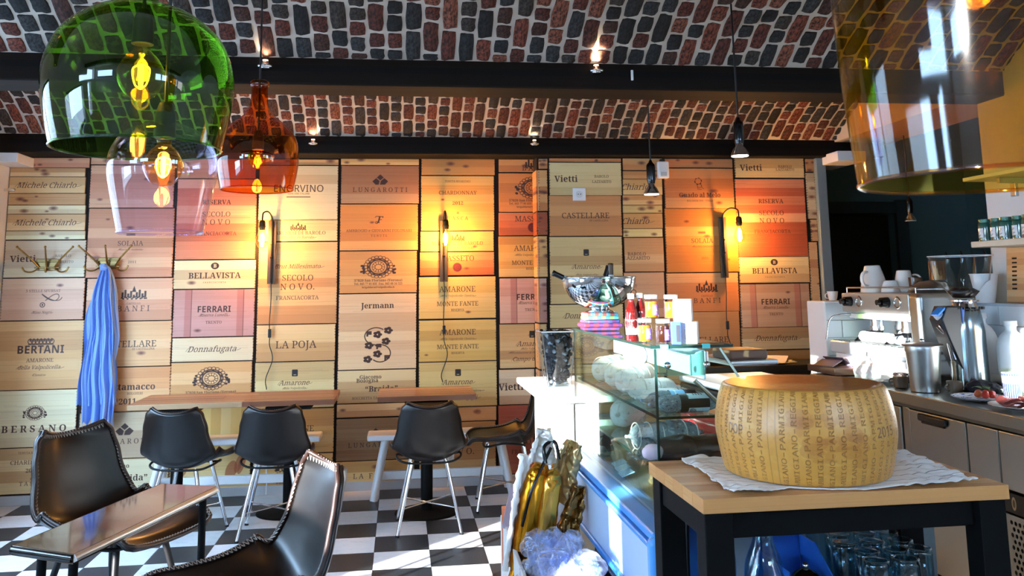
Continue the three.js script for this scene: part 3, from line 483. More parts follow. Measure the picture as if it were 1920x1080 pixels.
{ const t = thing('dining_table', 'long dark wooden table along the crate wall with two black pedestals', 'table', [-1.1, 0, -6.4]); tablePlanks(t, -.67, .67, -.28, .28, .76, 5); pedestal(t, -.38, .1, .725); pedestal(t, .36, .1, .725); }
{ const t = thing('dining_table', 'short dark wooden table along the crate wall on a single black pedestal', 'table', [.19, 0, -6.42]); tablePlanks(t, -.335, .345, -.26, .26, .76, 5); pedestal(t, 0, .3, .725); }
function bench(label, x0, x1, z) {
  const t = thing('bench', label, 'bench', [(x0 + x1) / 2, 0, z]), h = (x1 - x0) / 2;
  part('seat', rb(-h, h, .41, .45, -.12, .12, .012), MAT.whitePaint, t);
  for (const s of [-1, 1]) for (const q of [-1, 1]) { part('leg', rod([s * (h - .05), 0, q * .13], [s * (h - .13), .41, q * .08], .028, .028, 4), MAT.whitePaint, t); }
  part('stretcher', rb(-h + .08, h - .08, .12, .18, -.02, .02, .006), MAT.whitePaint, t);
  for (const s of [-1, 1]) part('cross_rail', rb(s * (h - .09) - .015, s * (h - .09) + .015, .125, .175, -.11, .11, .004), MAT.whitePaint, t);
}
bench('white painted wooden bench at the short table by the wall', -.225, .87, -6.62);
bench('white painted wooden bench behind the long table by the wall', -1.78, -.56, -6.68);

// shell chair: seat front v = 0 to back top v = 1, facing +z
const PROF = new THREE.CatmullRomCurve3([V(0, .425, .235), V(0, .452, .2), V(0, .45, .1), V(0, .437, -.04), V(0, .435, -.13), V(0, .47, -.195), V(0, .56, -.232), V(0, .68, -.262), V(0, .785, -.29)]);
function shellPoint(u, v) {
  const s = 2 * u - 1, p = PROF.getPoint(v), tg = PROF.getTangent(v), n = V(0, tg.z, -tg.y); if (n.z < 0 && v > .5) n.multiplyScalar(-1); if (n.y < 0 && v <= .5) n.multiplyScalar(-1);
  const key = [[0, .175], [.06, .205], [.2, .22], [.42, .235], [.55, .235], [.68, .222], [.85, .19], [.95, .17], [1, .135]];
  let w = .135; for (let i = 0; i < key.length - 1; i++) if (v >= key[i][0] && v <= key[i + 1][0]) { const q = (v - key[i][0]) / (key[i + 1][0] - key[i][0]); w = key[i][1] + (key[i + 1][1] - key[i][1]) * q * q * (3 - 2 * q); }
  const lift = (.028 + .07 * Math.exp(-Math.pow((v - .5) / .16, 2)) + .02 * v) * Math.pow(Math.abs(s), 2.4) - (v > .9 ? (v - .9) * .12 * (1 - s * s) : 0) * 0;
  const dip = v > .93 ? -.018 * (1 - s * s) * (v - .93) / .07 : 0;
  return p.addScaledVector(n, lift).add(V(s * w, dip, 0));
}
const shellGeo = sheet((u, v) => shellPoint(u, v), 26, 52, .016, [.5, 1]);
const rimPts = (q, off) => { const P = []; const N = 60; for (let i = 0; i <= N; i++) P.push([0 + off, i / N]); for (let i = 1; i < 24; i++) P.push([i / 24, 1 - off]); for (let i = N; i >= 0; i--) P.push([1 - off, i / N]); for (let i = 23; i > 0; i--) P.push([i / 24, off]); return P.map(([u, v]) => shellPoint(Math.min(1, Math.max(0, u)), Math.min(1, Math.max(0, v)))); };
const pipingGeo = tube(rimPts(0, 0), .0085, 220, 7, true);
const stitchGeo = (() => {
  const a = new THREE.CatmullRomCurve3(rimPts(0, 0), true), b = new THREE.CatmullRomCurve3(rimPts(0, .03), true), P = [], n = 170;
  for (let i = 0; i < n; i++) { P.push(a.getPointAt(i / n).add(V(0, .009, .004))); P.push(b.getPointAt((i + .5) / n).add(V(0, .006, .006))); }
  return new THREE.TubeGeometry(new THREE.CatmullRomCurve3(P, true, 'catmullrom', 0.05), 1020, .0014, 4, true);
})();
function makeChair(name, label, legMat, high) {
  const t = thing(name, label, 'chair'); const top = .415;
  part('leather_shell', shellGeo, MAT.leather, t); part('piping', pipingGeo, std('#26150f', .4), t); part('stitching', stitchGeo, MAT.thread, t);
  for (const sx of [-1, 1]) for (const sz of [-1, 1]) { const l = part('leg', rod([sx * .195, .006, sz * .2 - .02], [sx * .105, top + (sx && sz < 0 ? .005 : .015), sz * .12 - .02], .0105, .0125, 14), legMat, t); part('foot_cap', cyl(.012, .013, .012, 12, sx * .195, .006, sz * .2 - .02), MAT.rubber, l); }
  part('stretcher', [rod([-.16, .15, -.18], [.16, .15, .14], .0055), rod([.16, .155, -.18], [-.16, .155, .14], .0055)], legMat, t);
  part('seat_frame', tube([[-.13, top, .12], [.13, top, .12], [.2, top + .03, 0], [.19, top + .02, -.12], [.11, top, -.15], [-.11, top, -.15], [-.19, top + .02, -.12], [-.2, top + .03, 0]], .007, 80, 8, true), MAT.iron, t);
  return t;
}
const chair = makeChair('leather_chair', 'dark leather chair seen from behind, leftmost of the two at the long table', MAT.chrome);
chair.position.set(-1.31, 0, -5.86); chair.rotation.y = PI - .16;
copy(chair, 'dark leather chair seen from behind, right one of the two at the long table', [-.77, 0, -5.84], PI + .02);
copy(chair, 'dark leather chair seen from behind at the short table', [.19, 0, -5.78], PI + .0);
copy(chair, 'dark leather chair seen from the side at the right end of the short table', [.72, 0, -6.22], -PI / 2 - .08);
const near = copy(chair, 'stitched dark leather chair at the small foreground table, its seat under the table top', [-1.17, 0, -4.02], 1.06); near.scale.setScalar(1.15); near.children.forEach((c) => { if (c.name === 'leg' || c.name === 'stretcher') c.material = MAT.iron; });
copy(near, 'stitched dark leather chair cut by the bottom edge, its inner back facing left', [-.52, 0, -3.07], -1.17).scale.setScalar(1.15);

// small foreground table
{
  const t = thing('side_table', 'small dark glossy table top with a pale edge in the left foreground', 'table', [0, 0, 0]);
  const P = [[-1.163, -2.947], [-.945, -2.82], [-.708, -3.651], [-.936, -3.742]], top = .74;
  const g = polyExtrude(P.map(([x, z]) => [x, -z]), .026, .002).rotateX(-PI / 2).translate(0, top - .028, 0);
  part('table_top', uvm(g), phys({ map: woodTex('#22140e', 1.2, 2, [1, 2]), roughness: .12, clearcoat: 1, clearcoatRoughness: .05 }), t);
  const E = []; for (let i = 0; i < 4; i++) { const [a, b] = [P[i], P[(i + 1) % 4]]; E.push(rod([a[0], top - .014, a[1]], [b[0], top - .014, b[1]], .0145, .0145, 4)); }
  part('sunlit_metal_edge', [E[1]], std('#d5d3cc', .35, .5), t); part('dark_edge', [E[0], E[2], E[3]], MAT.blackGloss, t);  // long edge coloured pale for the sunlight on it, other edges black
  for (const [x, z] of [[-1.09, -2.98], [-.98, -2.93], [-.745, -3.6]]) part('leg', cyl(.014, .014, .71, 16, x, .356, z), MAT.blackPaint, t);
}
// ---------------------------------------------------------------- glass deli case and what stands in and on it
const edgeGreen = std('#16332f', .15), skyTintLac = std('#4c9ae2', .3), skyTintWhite = std('#b4c8e2', .35);  // base panel, frame and rail colours have blue sky light mixed in
const CX = .785, CN = -2.66, CF = -3.92, CT = 1.31;
{
  const t = thing('deli_display_case', 'glass deli display case with a pale base tinted by blue sky light in the centre right', 'display case', [0, 0, 0]);
  const edge4 = (x0, x1, y, z0, z1, h = .008) => [bb(x0 - .001, x0 + .003, y, y + h, z0, z1), bb(x1 - .003, x1 + .001, y, y + h, z0, z1), bb(x0, x1, y, y + h, z1 - .003, z1 + .001), bb(x0, x1, y, y + h, z0 - .001, z0 + .003)];
  const top = part('glass_top', bb(CX - .01, 1.04, CT - .009, CT - .001, CF, CN), glass('#d8efe6'), t); part('glass_edge', edge4(CX - .01, 1.04, CT - .0095, CF, CN, .009), edgeGreen, top);
  const front = part('front_pane', bb(CX, CX + .006, .785, CT - .01, CF, CN), glass('#f3fbf8', .02, { ior: 1.35 }), t); for (const z of [CN, CF]) part('glass_edge', bb(CX - .001, CX + .007, .785, CT - .01, z - .002, z + .002), edgeGreen, front);
  const endP = [[CX + .008, .79], [CX + .008, CT - .012], [1.0, CT - .012], [1.24, .92], [1.24, .79]];
  part('end_pane', polyExtrude(endP, .006, 0).translate(0, 0, CN - .01), glass('#f3fbf8', .02, { ior: 1.35 }), t); part('end_pane', polyExtrude(endP, .006, 0).translate(0, 0, CF + .004), glass('#f3fbf8', .02, { ior: 1.35 }), t);
  part('pane_edge', rod([1.0, CT - .012, CN - .007], [1.24, .92, CN - .007], .004, .004, 6), std('#c8ded6', .2), t);
  for (const [y, x1] of [[1.085, 1.14], [.925, 1.13]]) { const s = part('glass_shelf', bb(CX + .01, x1, y, y + .008, CF + .03, CN - .015), glass('#e4f4ee'), t); part('glass_edge', edge4(CX + .01, x1, y, CF + .03, CN - .015), edgeGreen, s); }
  part('light_valance', rb(.955, .962, 1.2, 1.292, CF + .05, CN - .04, .002), skyTintWhite, t, 'pale blue strip under the glass top');
  part('valance_end', [rb(.805, .955, 1.215, 1.29, CN - .03, CN - .022, .002)], glass('#cfe8df', .25), t);
  part('clamp', [ball(.011, .825, 1.25, CN + .004, 16, 10), ball(.011, .95, 1.25, CN + .004, 16, 10), cyl(.006, .006, .03, 12, .95, 1.275, CN + .004)], MAT.chrome, t);
  part('clip', [rb(.805, .83, CT - .012, CT + .003, CN - .006, CN + .006, .002), rb(.94, .965, CT - .012, CT + .003, CN - .006, CN + .006, .002)], std('#58cfd0', .3), t);
  part('support_rod', rod([.92, 1.2, CN - .03], [1.06, 1.06, CN - .02], .007), MAT.chrome, t);
  const body = part('base', [rb(.765, 1.3, .5, .78, -4.0, -2.56, .012)], std('#a9b3bd', .4), t);
  part('front_panel', rb(.735, .77, .552, .735, -3.96, -2.6, .004), skyTintWhite, body, 'pale front panel and frame tinted with blue sky light');
  part('frame', [rb(.722, .775, .735, .752, -4.0, -2.54, .007), rb(.722, .76, .535, .555, -4.0, -2.54, .007), rb(.722, .765, .535, .752, -4.02, -3.965, .012), rb(.715, .775, .52, .775, -2.585, -2.53, .02)], skyTintLac, body);
  part('top_rail', rb(.73, .8, .757, .785, -4.0, -2.56, .008), skyTintLac, body);
  part('plinth', rb(.85, 1.28, .0, .5, -3.9, -2.62, .01), std('#131417', .6), t);
  part('deck', bb(CX + .01, 1.24, .785, .795, CF, CN), std('#8e979c', .35, .5), t);
}
{
  const t = thing('side_ledge', 'white ledge on a white post at the far end of the deli case', 'counter', [0, 0, 0]);
  part('ledge_top', rb(.645, 1.0, .97, 1.0, -4.86, -3.96, .006), MAT.white, t); part('post', rb(.665, .8, 0, .969, -4.35, -4.03, .006), MAT.white, t); part('rear_panel', rb(.8, .98, 0, .969, -4.84, -4.3, .006), MAT.white, t);
}
{
  const t = thing('candy_vase', 'tall square glass vase filled with black wrapped sweets on the white ledge', 'vase', [.79, 1.001, -4.4]);
  const f = (h, r0, r1, tk) => { const g = new THREE.CylinderGeometry(r1, r0, h, 4, 1, true, PI / 4).translate(0, h / 2, 0); return g; };
  part('glass_body', [f(.27, .078, .125), new THREE.CylinderGeometry(.076, .076, .012, 4, 1, false, PI / 4).translate(0, .006, 0)], glass('#f4fbff', .02), t);
  const sw = [], tw = []; for (let i = 0; i < 620; i++) { const y = .02 + .25 * rnd(), r = (.042 + y * .11), x = rr(-r, r), z = rr(-r, r); const g = new THREE.IcosahedronGeometry(.014, 1).scale(1.2, .8, .8).rotateY(rnd() * 6).rotateZ(rnd() * 3).translate(x, y, z); (i % 6 ? sw : tw).push(g); }
  part('glass_corner', [0, 1, 2, 3].map((k) => { const a = k * PI / 2 + PI / 4; return rod([.078 * Math.cos(a), .004, .078 * Math.sin(a)], [.125 * Math.cos(a), .27, .125 * Math.sin(a)], .0035, .0035, 8); }), glass('#ffffff', .05, { thickness: .01 }), t); part('rim', [0, 1, 2, 3].map((k) => { const a = k * PI / 2 + PI / 4, b = a + PI / 2; return rod([.125 * Math.cos(a), .27, .125 * Math.sin(a)], [.125 * Math.cos(b), .27, .125 * Math.sin(b)], .003, .003, 8); }), std('#e8f2f6', .1), t); const s = part('sweets', sw, std('#0d0e10', .25), t); s.userData.kind = 'stuff'; const w = part('wrapper_ends', tw, std('#8f9aa2', .25, .4), t); w.userData.kind = 'stuff';
}
// punch bowl on folded cloths
const bowlAt = [.842, -3.64];
const cloths = [['#241c58', '#5c1838', 'purple', .078], ['#341a55', '#7c222e', 'violet and red', .082], ['#2c4470', '#5a2c54', 'blue and plum', .07], ['#2fb7dd', '#8fd84a', 'cyan and lime', .074], ['#3cb6cf', '#d34a3c', 'turquoise and red', .068]];
cloths.forEach(([a, b, nm, r], i) => {
  const map = canvasTex(128, 128, (c, w, h) => { c.fillStyle = a; c.fillRect(0, 0, w, h); c.fillStyle = b; for (let x = 0; x < 8; x += 2) { c.globalAlpha = .85; c.fillRect(x * 16, 0, 16, h); c.globalAlpha = .4; c.fillRect(0, x * 16, w, 16); } });
  const g = crumple(new RoundedBoxGeometry(r * 2, .0145, r * 1.7, 6, .006), .0035, 26, i);
  solo('folded_cloth', g, new THREE.MeshStandardMaterial({ map, roughness: .8 }), `folded ${nm} checked cloth ${['lowest', 'second from bottom', 'in the middle', 'second from top', 'topmost'][i]} of the pile under the bowl`, 'cloth', 'folded cloths under the bowl', [bowlAt[0], CT + .008 + i * .0148, bowlAt[1]]).rotation.y = (i % 3 - 1) * .12;
});
{
  const t = thing('punch_bowl', 'large polished steel bowl holding three bottles on a pile of cloths', 'bowl', [bowlAt[0], CT + .075, bowlAt[1]]); t.scale.set(1, 1, 1);
  part('bowl_body', lathe([...smooth([[0, .012], [.06, .02], [.115, .052], [.148, .1], [.157, .142]], 26), [.161, .145], [.159, .149], [.153, .147], ...smooth([[.152, .14], [.143, .1], [.11, .058], [.055, .028], [0, .02]], 26)], 72), std('#f2f4f5', .06, 1), t);
  part('foot', lathe([[0, 0], [.06, 0], [.062, .004], [.045, .01], [.035, .018]], 48), MAT.chrome, t);
}
function wineBottle(label, pos, dir, cap) {
  const t = thing('wine_bottle', label, 'bottle', pos); t.quaternion.setFromUnitVectors(V(0, 1, 0), V(...dir).normalize()); t.scale.setScalar(.78);
  part('bottle_body', lathe(smooth([[.0005, -.03], [.03, -.029], [.032, -.02], [.032, .06], [.026, .09], [.0145, .115], [.0135, .16]], 40), 28), phys({ color: C('#0c1712'), roughness: .08, clearcoat: 1 }), t);
  part('capsule', lathe([[.0142, .125], [.0146, .185], [.016, .186], [.016, .2], [.0005, .201]], 24), std(cap, .3), t); part('neck_band', cyl(.0149, .0147, .012, 24, 0, .13, 0), std('#b9dce6', .3), t);
}
wineBottle('dark bottle leaning far to the left out of the steel bowl', [bowlAt[0] - .06, CT + .178, bowlAt[1] + .01], [-.92, .42, .05], '#0b0b0d');
wineBottle('dark bottle with silver band in the middle of the steel bowl', [bowlAt[0] - .005, CT + .125, bowlAt[1] - .01], [.3, .75, -.1], '#0a0a0c');
wineBottle('bottle with a bronze capsule on the right in the steel bowl', [bowlAt[0] + .055, CT + .125, bowlAt[1] - .0], [.02, .8, -.1], '#5a4126');

const sauce = phys({ color: C('#4a0d0c'), roughness: .08, clearcoat: 1 });
[['front sauce bottle with a white label, nearest the glass edge', .79, -2.93], ['dark red sauce bottle with white cap, the one nearest the steel bowl', .826, -3.07], ['dark red sauce bottle with white cap behind the upper honey jars', .868, -3.1]].forEach(([l, x, z]) => {
  const t = thing('sauce_bottle', l, 'bottle', [x, CT + .001, z], 0, 'sauce bottles on the deli case');
  part('bottle_body', lathe(smooth([[.0005, .001], [.02, .001], [.021, .006], [.021, .085], [.0145, .112], [.0095, .13], [.0095, .142]], 36), 28), sauce, t);
  part('cap', cyl(.0115, .0115, .016, 20, 0, .148, 0), MAT.white, t); part('paper_label', new THREE.CylinderGeometry(.0214, .0214, .05, 24, 1, true, PI * .7, PI * 1.5).translate(0, .045, 0), MAT.paper, t);
});
const honeyLabel = canvasTex(128, 64, (c, w, h) => { c.fillStyle = '#7a5ac8'; c.fillRect(0, 0, w, h); c.fillStyle = '#d9cdf2'; for (let i = 0; i < 6; i++) c.fillRect(30, 10 + i * 8, 20 + (i * 13) % 50, 3); });
const honeyMat = new THREE.MeshStandardMaterial({ map: honeyLabel, roughness: .5 });
[['amber honey jar with purple label, lower left of the four', .806, 0, -2.83, '#9a6a24'], ['dark brown honey jar with purple label, lower right of the four', .845, 0, -2.755, '#3a1c0c'], ['orange honey jar, upper left of the four', .828, .0775, -2.82, '#b86a1c'], ['orange honey jar, upper right of the four behind the white box', .872, .0775, -2.745, '#c4701a']].forEach(([l, x, dy, z, c]) => {
  const t = thing('honey_jar', l, 'jar', [x, CT + .001 + dy, z]);
  part('contents', lathe([[0, .003], [.0205, .003], [.0205, .054], [0, .054]], 28), phys({ color: C(c), roughness: .1, transmission: .35, thickness: .03 }), t);
  part('glass_body', lathe(smooth([[.0005, 0], [.022, .0005], [.0232, .005], [.0232, .052], [.02, .06], [.02, .064]], 30), 32), glass('#ffffff'), t);
  part('lid', cyl(.0225, .0225, .012, 28, 0, .07, 0), std('#d5dde6', .25, .5), t); part('paper_label', new THREE.CylinderGeometry(.0236, .0236, .034, 20, 1, true, -.1, 1.1).translate(0, .027, 0), honeyMat, t);
});
function carton(name, label, w, h, d, pos, turn, mat, win, print) {
  const t = thing(name, label, 'box', pos, turn);
  part('carton', rb(-w / 2, w / 2, 0, h, -d / 2, d / 2, .0015), mat, t);
  if (win) { part('window', rb(-w * .2, w * .2, h * .22, h * .66, d / 2 - .001, d / 2 + .0006, .0003), std('#c9b98a', .3), t); part('printed_side', bb(-w / 2 - .0006, -w / 2 + .0004, .004, h - .004, -d * .38, d * .38), new THREE.MeshStandardMaterial({ map: print, roughness: .6 }), t); }
  return t;
}
const printA = canvasTex(128, 128, (c, w, h) => { c.fillStyle = '#f3eee6'; c.fillRect(0, 0, w, h); c.fillStyle = '#b0483a'; for (let i = 0; i < 5; i++) { c.fillRect(18, 10 + i * 23, 60, 12); c.fillStyle = i & 1 ? '#b0483a' : '#8a6a52'; } }), printB = canvasTex(128, 128, (c, w, h) => { c.fillStyle = '#f2e6d2'; c.fillRect(0, 0, w, h); const g = c.createLinearGradient(0, 0, w, h); g.addColorStop(0, '#e7a58c'); g.addColorStop(1, '#f3dcae'); c.fillStyle = g; c.fillRect(20, 15, 90, 100); });
carton('white_carton', 'white carton with a window, lower of the two stacked at the right', .056, .069, .056, [.918, CT + .001, -2.715], -.42, MAT.paper, 1, printB);
carton('white_carton', 'white carton with a window and red print, upper of the two stacked', .056, .069, .056, [.903, CT + .0715, -2.72], -.42, MAT.paper, 1, printA);
{ const t = carton('blue_carton', 'blue carton with a dark print beside the dark brown honey jar', .03, .07, .045, [.868, CT + .001, -2.695], -.25, std('#2f55cf', .4)); part('print_panel', bb(.0, .0125, .008, .06, .0222, .0232), new THREE.MeshStandardMaterial({ map: canvasTex(64, 128, (c, w, h) => { c.fillStyle = '#141a2c'; c.fillRect(0, 0, w, h); c.fillStyle = '#eef'; for (let i = 0; i < 4; i++) { c.beginPath(); c.ellipse(32 + (i & 1) * 8 - 4, 18 + i * 30, 12, 8, i, 0, 7); c.fill(); } }), roughness: .5 }), t); }

// sausages and meats
const salMap = canvasTex(256, 256, (c, w, h) => { c.fillStyle = '#e9e4dc'; c.fillRect(0, 0, w, h); for (let i = 0; i < 500; i++) { c.fillStyle = rnd() < .6 ? `rgba(120,100,90,${.22 * rnd()})` : `rgba(255,255,255,${.4 * rnd()})`; c.beginPath(); c.ellipse(rnd() * w, rnd() * h, rr(1, 9), rr(1, 6), rnd() * 3, 0, 7); c.fill(); } });
const greyMap = canvasTex(256, 256, (c, w, h) => { c.fillStyle = '#7d8790'; c.fillRect(0, 0, w, h); for (let i = 0; i < 900; i++) { c.fillStyle = rnd() < .5 ? `rgba(30,34,40,${.4 * rnd()})` : `rgba(225,230,232,${.5 * rnd()})`; c.beginPath(); c.ellipse(rnd() * w, rnd() * h, rr(1, 7), rr(1, 5), rnd() * 3, 0, 7); c.fill(); } });
const salami = new THREE.MeshStandardMaterial({ map: salMap, roughness: .8 }), greySal = new THREE.MeshStandardMaterial({ map: greyMap, roughness: .75 });
function sausage(name, label, len, r, pos, turn, mat, o = {}) {
  const t = thing(name, label, 'sausage', pos, turn, o.group), N = 40, prof = [];
  for (let i = 0; i <= N; i++) { const q = i / N, e = Math.pow(Math.max(0, 1 - Math.pow(Math.abs(2 * q - 1), 5)), .5); prof.push([Math.max(.0006, r * e * (1 + (o.braid ? .09 * Math.abs(Math.sin(q * PI * o.braid)) : 0))), (q - .5) * len]); }
  part('casing', crumple(lathe(prof, 30), r * .12, o.freq ?? 24, len * 50).rotateZ(PI / 2).translate(0, r, 0), mat, t);
  for (const s of [-1, 1]) part('tied_end', [cyl(.004, r * .3, .02, 12).rotateZ(-s * PI / 2).translate(s * (len / 2 + .004), r, 0), ball(.006, s * (len / 2 + .016), r, 0, 10, 8)], mat, t);
  if (o.net) part('netting', o.net.map((x) => new THREE.TorusGeometry(r * 1.05, .0022, 6, 28).rotateY(PI / 2).translate(x * len, r, 0)), std('#d5d2c8', .8), t);
  if (o.band) part('paper_band', new THREE.CylinderGeometry(r * 1.06, r * 1.06, len * o.band[1], 28, 1, true).rotateZ(PI / 2).rotateX(o.band[3] ?? 0).translate(o.band[0] * len, r, 0), o.band[2], t);
  return t;
}
const S1 = 1.094;
[['plump white salami, farthest on the upper shelf of the case', .9, -3.72, .3], ['plump white salami, second from the far end of the upper shelf', .905, -3.5, .25], ['plump white salami lying in the middle of the upper shelf', .9, -3.3, .2]].forEach(([l, x, z, a]) => sausage('white_salami', l, .21, .05, [x, S1, z], a + .5, salami, { freq: 16, net: [-.3, -.1, .1, .3] }));
sausage('white_salami', 'white salami resting on top of the others on the upper shelf', .22, .043, [.93, S1 + .088, -3.42], 1.4, salami, { freq: 18 });
sausage('white_salami', 'slimmer white salami lying before the others on the upper shelf', .19, .036, [.9, S1, -3.1], .2, salami, { freq: 18, net: [-.2, .1] });
const bandTex = (draw) => new THREE.MeshStandardMaterial({ map: canvasTex(256, 128, draw), roughness: .45, side: THREE.DoubleSide });
const bandA = bandTex((c, w, h) => { c.fillStyle = '#d9d2cc'; c.fillRect(0, 0, w, h); c.fillStyle = '#5a4a48'; for (let i = 0; i < 60; i++) c.fillRect(rnd() * w, rnd() * h, rr(4, 22), rr(2, 6)); });
const bandB = bandTex((c, w, h) => { c.fillStyle = '#7fc0ec'; c.fillRect(0, 0, w, h * .55); c.fillStyle = '#23181a'; c.fillRect(0, h * .55, w, h * .45); c.fillStyle = '#cfe6f4'; c.fillRect(30, 20, 90, 8); });
const bandC = bandTex((c, w, h) => { c.fillStyle = '#cfe2ee'; c.fillRect(0, 0, w, h); c.fillStyle = '#1c1416'; c.fillRect(0, 0, w, h * .28); c.fillRect(0, 0, 40, h); c.fillStyle = '#b33a44'; c.fillRect(180, 4, 40, 28); c.fillStyle = '#222'; for (let i = 0; i < 22; i++) c.fillRect(160 + i * 3.4, 70, i % 3 ? 1.4 : 2.4, 34); for (let i = 0; i < 4; i++) c.fillRect(60, 62 + i * 12, 70, 4); });
sausage('wrapped_salami', 'speckled salami with a pale patterned paper band, farthest of the three wrapped ones', .19, .026, [.905, S1, -2.94], .12, salami, { freq: 30, band: [.08, .5, bandA] });
sausage('wrapped_salami', 'grey salami with a blue and black paper band, middle of the three wrapped ones', .2, .028, [.905, S1, -2.85], .1, greySal, { freq: 26, band: [.12, .45, bandB, 1.2] });
sausage('wrapped_salami', 'grey salami with a barcode on its paper band, nearest of the three wrapped ones', .21, .028, [.91, S1, -2.75], .05, greySal, { freq: 26, band: [.1, .46, bandC, .4] });
const S2 = .934;
sausage('netted_sausage', 'thick grey sausage tied in knotted netting on the lower glass shelf', .26, .042, [.93, S2, -3.06], .15, greySal, { freq: 20, braid: 6, net: [-.42, -.25, -.08, .09, .26, .42] });
sausage('netted_sausage', 'white netted sausage behind the smoked ham on the lower glass shelf', .3, .034, [1.04, S2, -2.86], .25, salami, { freq: 20, braid: 7 });
sausage('white_salami', 'large white floury salami at the far end of the lower glass shelf', .22, .055, [.93, S2, -3.55], .9, salami, { freq: 14 });
{
  const t = thing('smoked_ham', 'long dark smoked ham with a reddish end on the lower glass shelf', 'ham', [.985, S2, -2.78], .18);
  const mp = canvasTex(512, 128, (c, w, h) => { const g = c.createLinearGradient(0, 0, w, 0); g.addColorStop(0, '#37262a'); g.addColorStop(.45, '#57382e'); g.addColorStop(.8, '#a8492a'); g.addColorStop(1, '#b8502a'); c.fillStyle = g; c.fillRect(0, 0, w, h); for (let i = 0; i < 260; i++) { c.fillStyle = rnd() < .6 ? `rgba(25,12,12,${.4 * rnd()})` : `rgba(210,150,120,${.28 * rnd()})`; c.beginPath(); c.ellipse(rnd() * w, rnd() * h, rr(4, 40), rr(1, 5), 0, 0, 7); c.fill(); } });
  const g = sheet((u, v) => { const a = u * 2 * PI, q = v, r = .048 * Math.pow(Math.max(.0, 1 - Math.pow(Math.abs(2 * q - 1), 4)), .5) * (1 + .1 * Math.sin(q * 9)) + .0006; return V((q - .5) * .42, .042 + r * .85 * Math.sin(a), r * 1.1 * Math.cos(a)); }, 40, 60, .002);
  for (let i = 0, p = g.attributes.position, uv = g.attributes.uv; i < p.count; i++) uv.setXY(i, p.getX(i) / .42 + .5, uv.getX(i));
  part('meat', crumple(g, .006, 18, 3), phys({ map: mp, roughness: .3, clearcoat: .6, clearcoatRoughness: .2 }), t); part('fat_end', crumple(ball(.03, -.17, .06, .02, 20, 14).scale(1.2, .8, 1), .008, 30), std('#e8d3de', .5), t);
}
// lower deck
{
  const t = thing('picture_card', 'grey card printed with a goat head standing inside the deli case', 'card', [.87, .797, -3.72], .62);
  const mp = canvasTex(256, 256, (c, w, h) => { c.fillStyle = '#8d9aa8'; c.fillRect(0, 0, w, h); c.fillStyle = '#3a3230'; c.beginPath(); c.moveTo(60, 190); c.quadraticCurveTo(60, 168, 92, 150); c.lineTo(112, 110); c.quadraticCurveTo(132, 96, 150, 118); c.lineTo(178, 190); c.lineTo(190, 256); c.lineTo(130, 256); c.quadraticCurveTo(120, 206, 92, 202); c.closePath(); c.fill(); c.lineWidth = 9; c.strokeStyle = '#2a2422'; c.beginPath(); c.moveTo(128, 104); c.quadraticCurveTo(100, 80, 104, 52); c.stroke(); c.beginPath(); c.moveTo(112, 122); c.lineTo(78, 130); c.stroke(); });
  const s = new THREE.Shape(); s.moveTo(-.08, 0); s.lineTo(.1, 0); s.lineTo(.1, .11); s.quadraticCurveTo(.02, .13, -.02, .11); s.quadraticCurveTo(-.04, .07, -.08, .07); s.closePath();
  const g = new THREE.ExtrudeGeometry(s, { depth: .003, bevelEnabled: false, curveSegments: 16 }), uv = g.attributes.uv; for (let i = 0; i < uv.count; i++) uv.setXY(i, (uv.getX(i) + .08) / .18, uv.getY(i) / .13);
  part('card_sheet', g.rotateX(-.15), new THREE.MeshStandardMaterial({ map: mp, roughness: .5 }), t); part('stand', rod([0, .09, -.014], [0, .002, -.06], .0015), MAT.paper, t);
}
const cello = phys({ color: C('#f4f7ff'), transmission: .92, thickness: 0, roughness: .06, ior: 1.45, side: THREE.DoubleSide });
function bagged(label, pos, s, col, k) {
  const t = thing('bagged_food', label, 'food bag', pos); part('contents', crumple(new THREE.IcosahedronGeometry(.04 * s, 4).scale(1, .9, .8).translate(0, .04 * s, 0), .012 * s, 22 / s, k), std(col, .45), t);
  part('plastic_bag', crumple(lathe(smooth([[.002, 0], [.045, .003], [.052, .04], [.035, .085], [.009, .105], [.012, .118], [.03, .15]], 40).map(([x, y]) => [x * s, y * s]), 36), .012 * s, 26 / s, k + 4, true), cello, t); part('tie', new THREE.TorusGeometry(.01 * s, .003, 6, 16).rotateX(PI / 2).translate(0, .107 * s, 0), MAT.white, t);
}
bagged('clear bag of red meat tied with a white tie, nearest the wooden table', [.875, .797, -2.82], 1.15, '#7a3238', 1); bagged('clear bag of dark food in the lower part of the deli case', [.95, .797, -3.02], 1.0, '#2b2622', 2); bagged('clear bag of pale food at the back of the lower deck', [1.02, .797, -2.86], 1.05, '#cfc8bc', 3); bagged('clear bag with brown food at the far end of the lower deck', [.98, .797, -3.55], 1.15, '#5a3a30', 5);
{ const t = thing('price_stand', 'blue and white price cards lying on the lower deck', 'price card', [.835, .797, -3.25], 0); for (let i = 0; i < 3; i++) part('price_card', rbox(.05, .003, .07, .001).rotateZ(.35).translate(.01 * i, .014, -.09 * i), std('#9cc8f0', .4), t); }
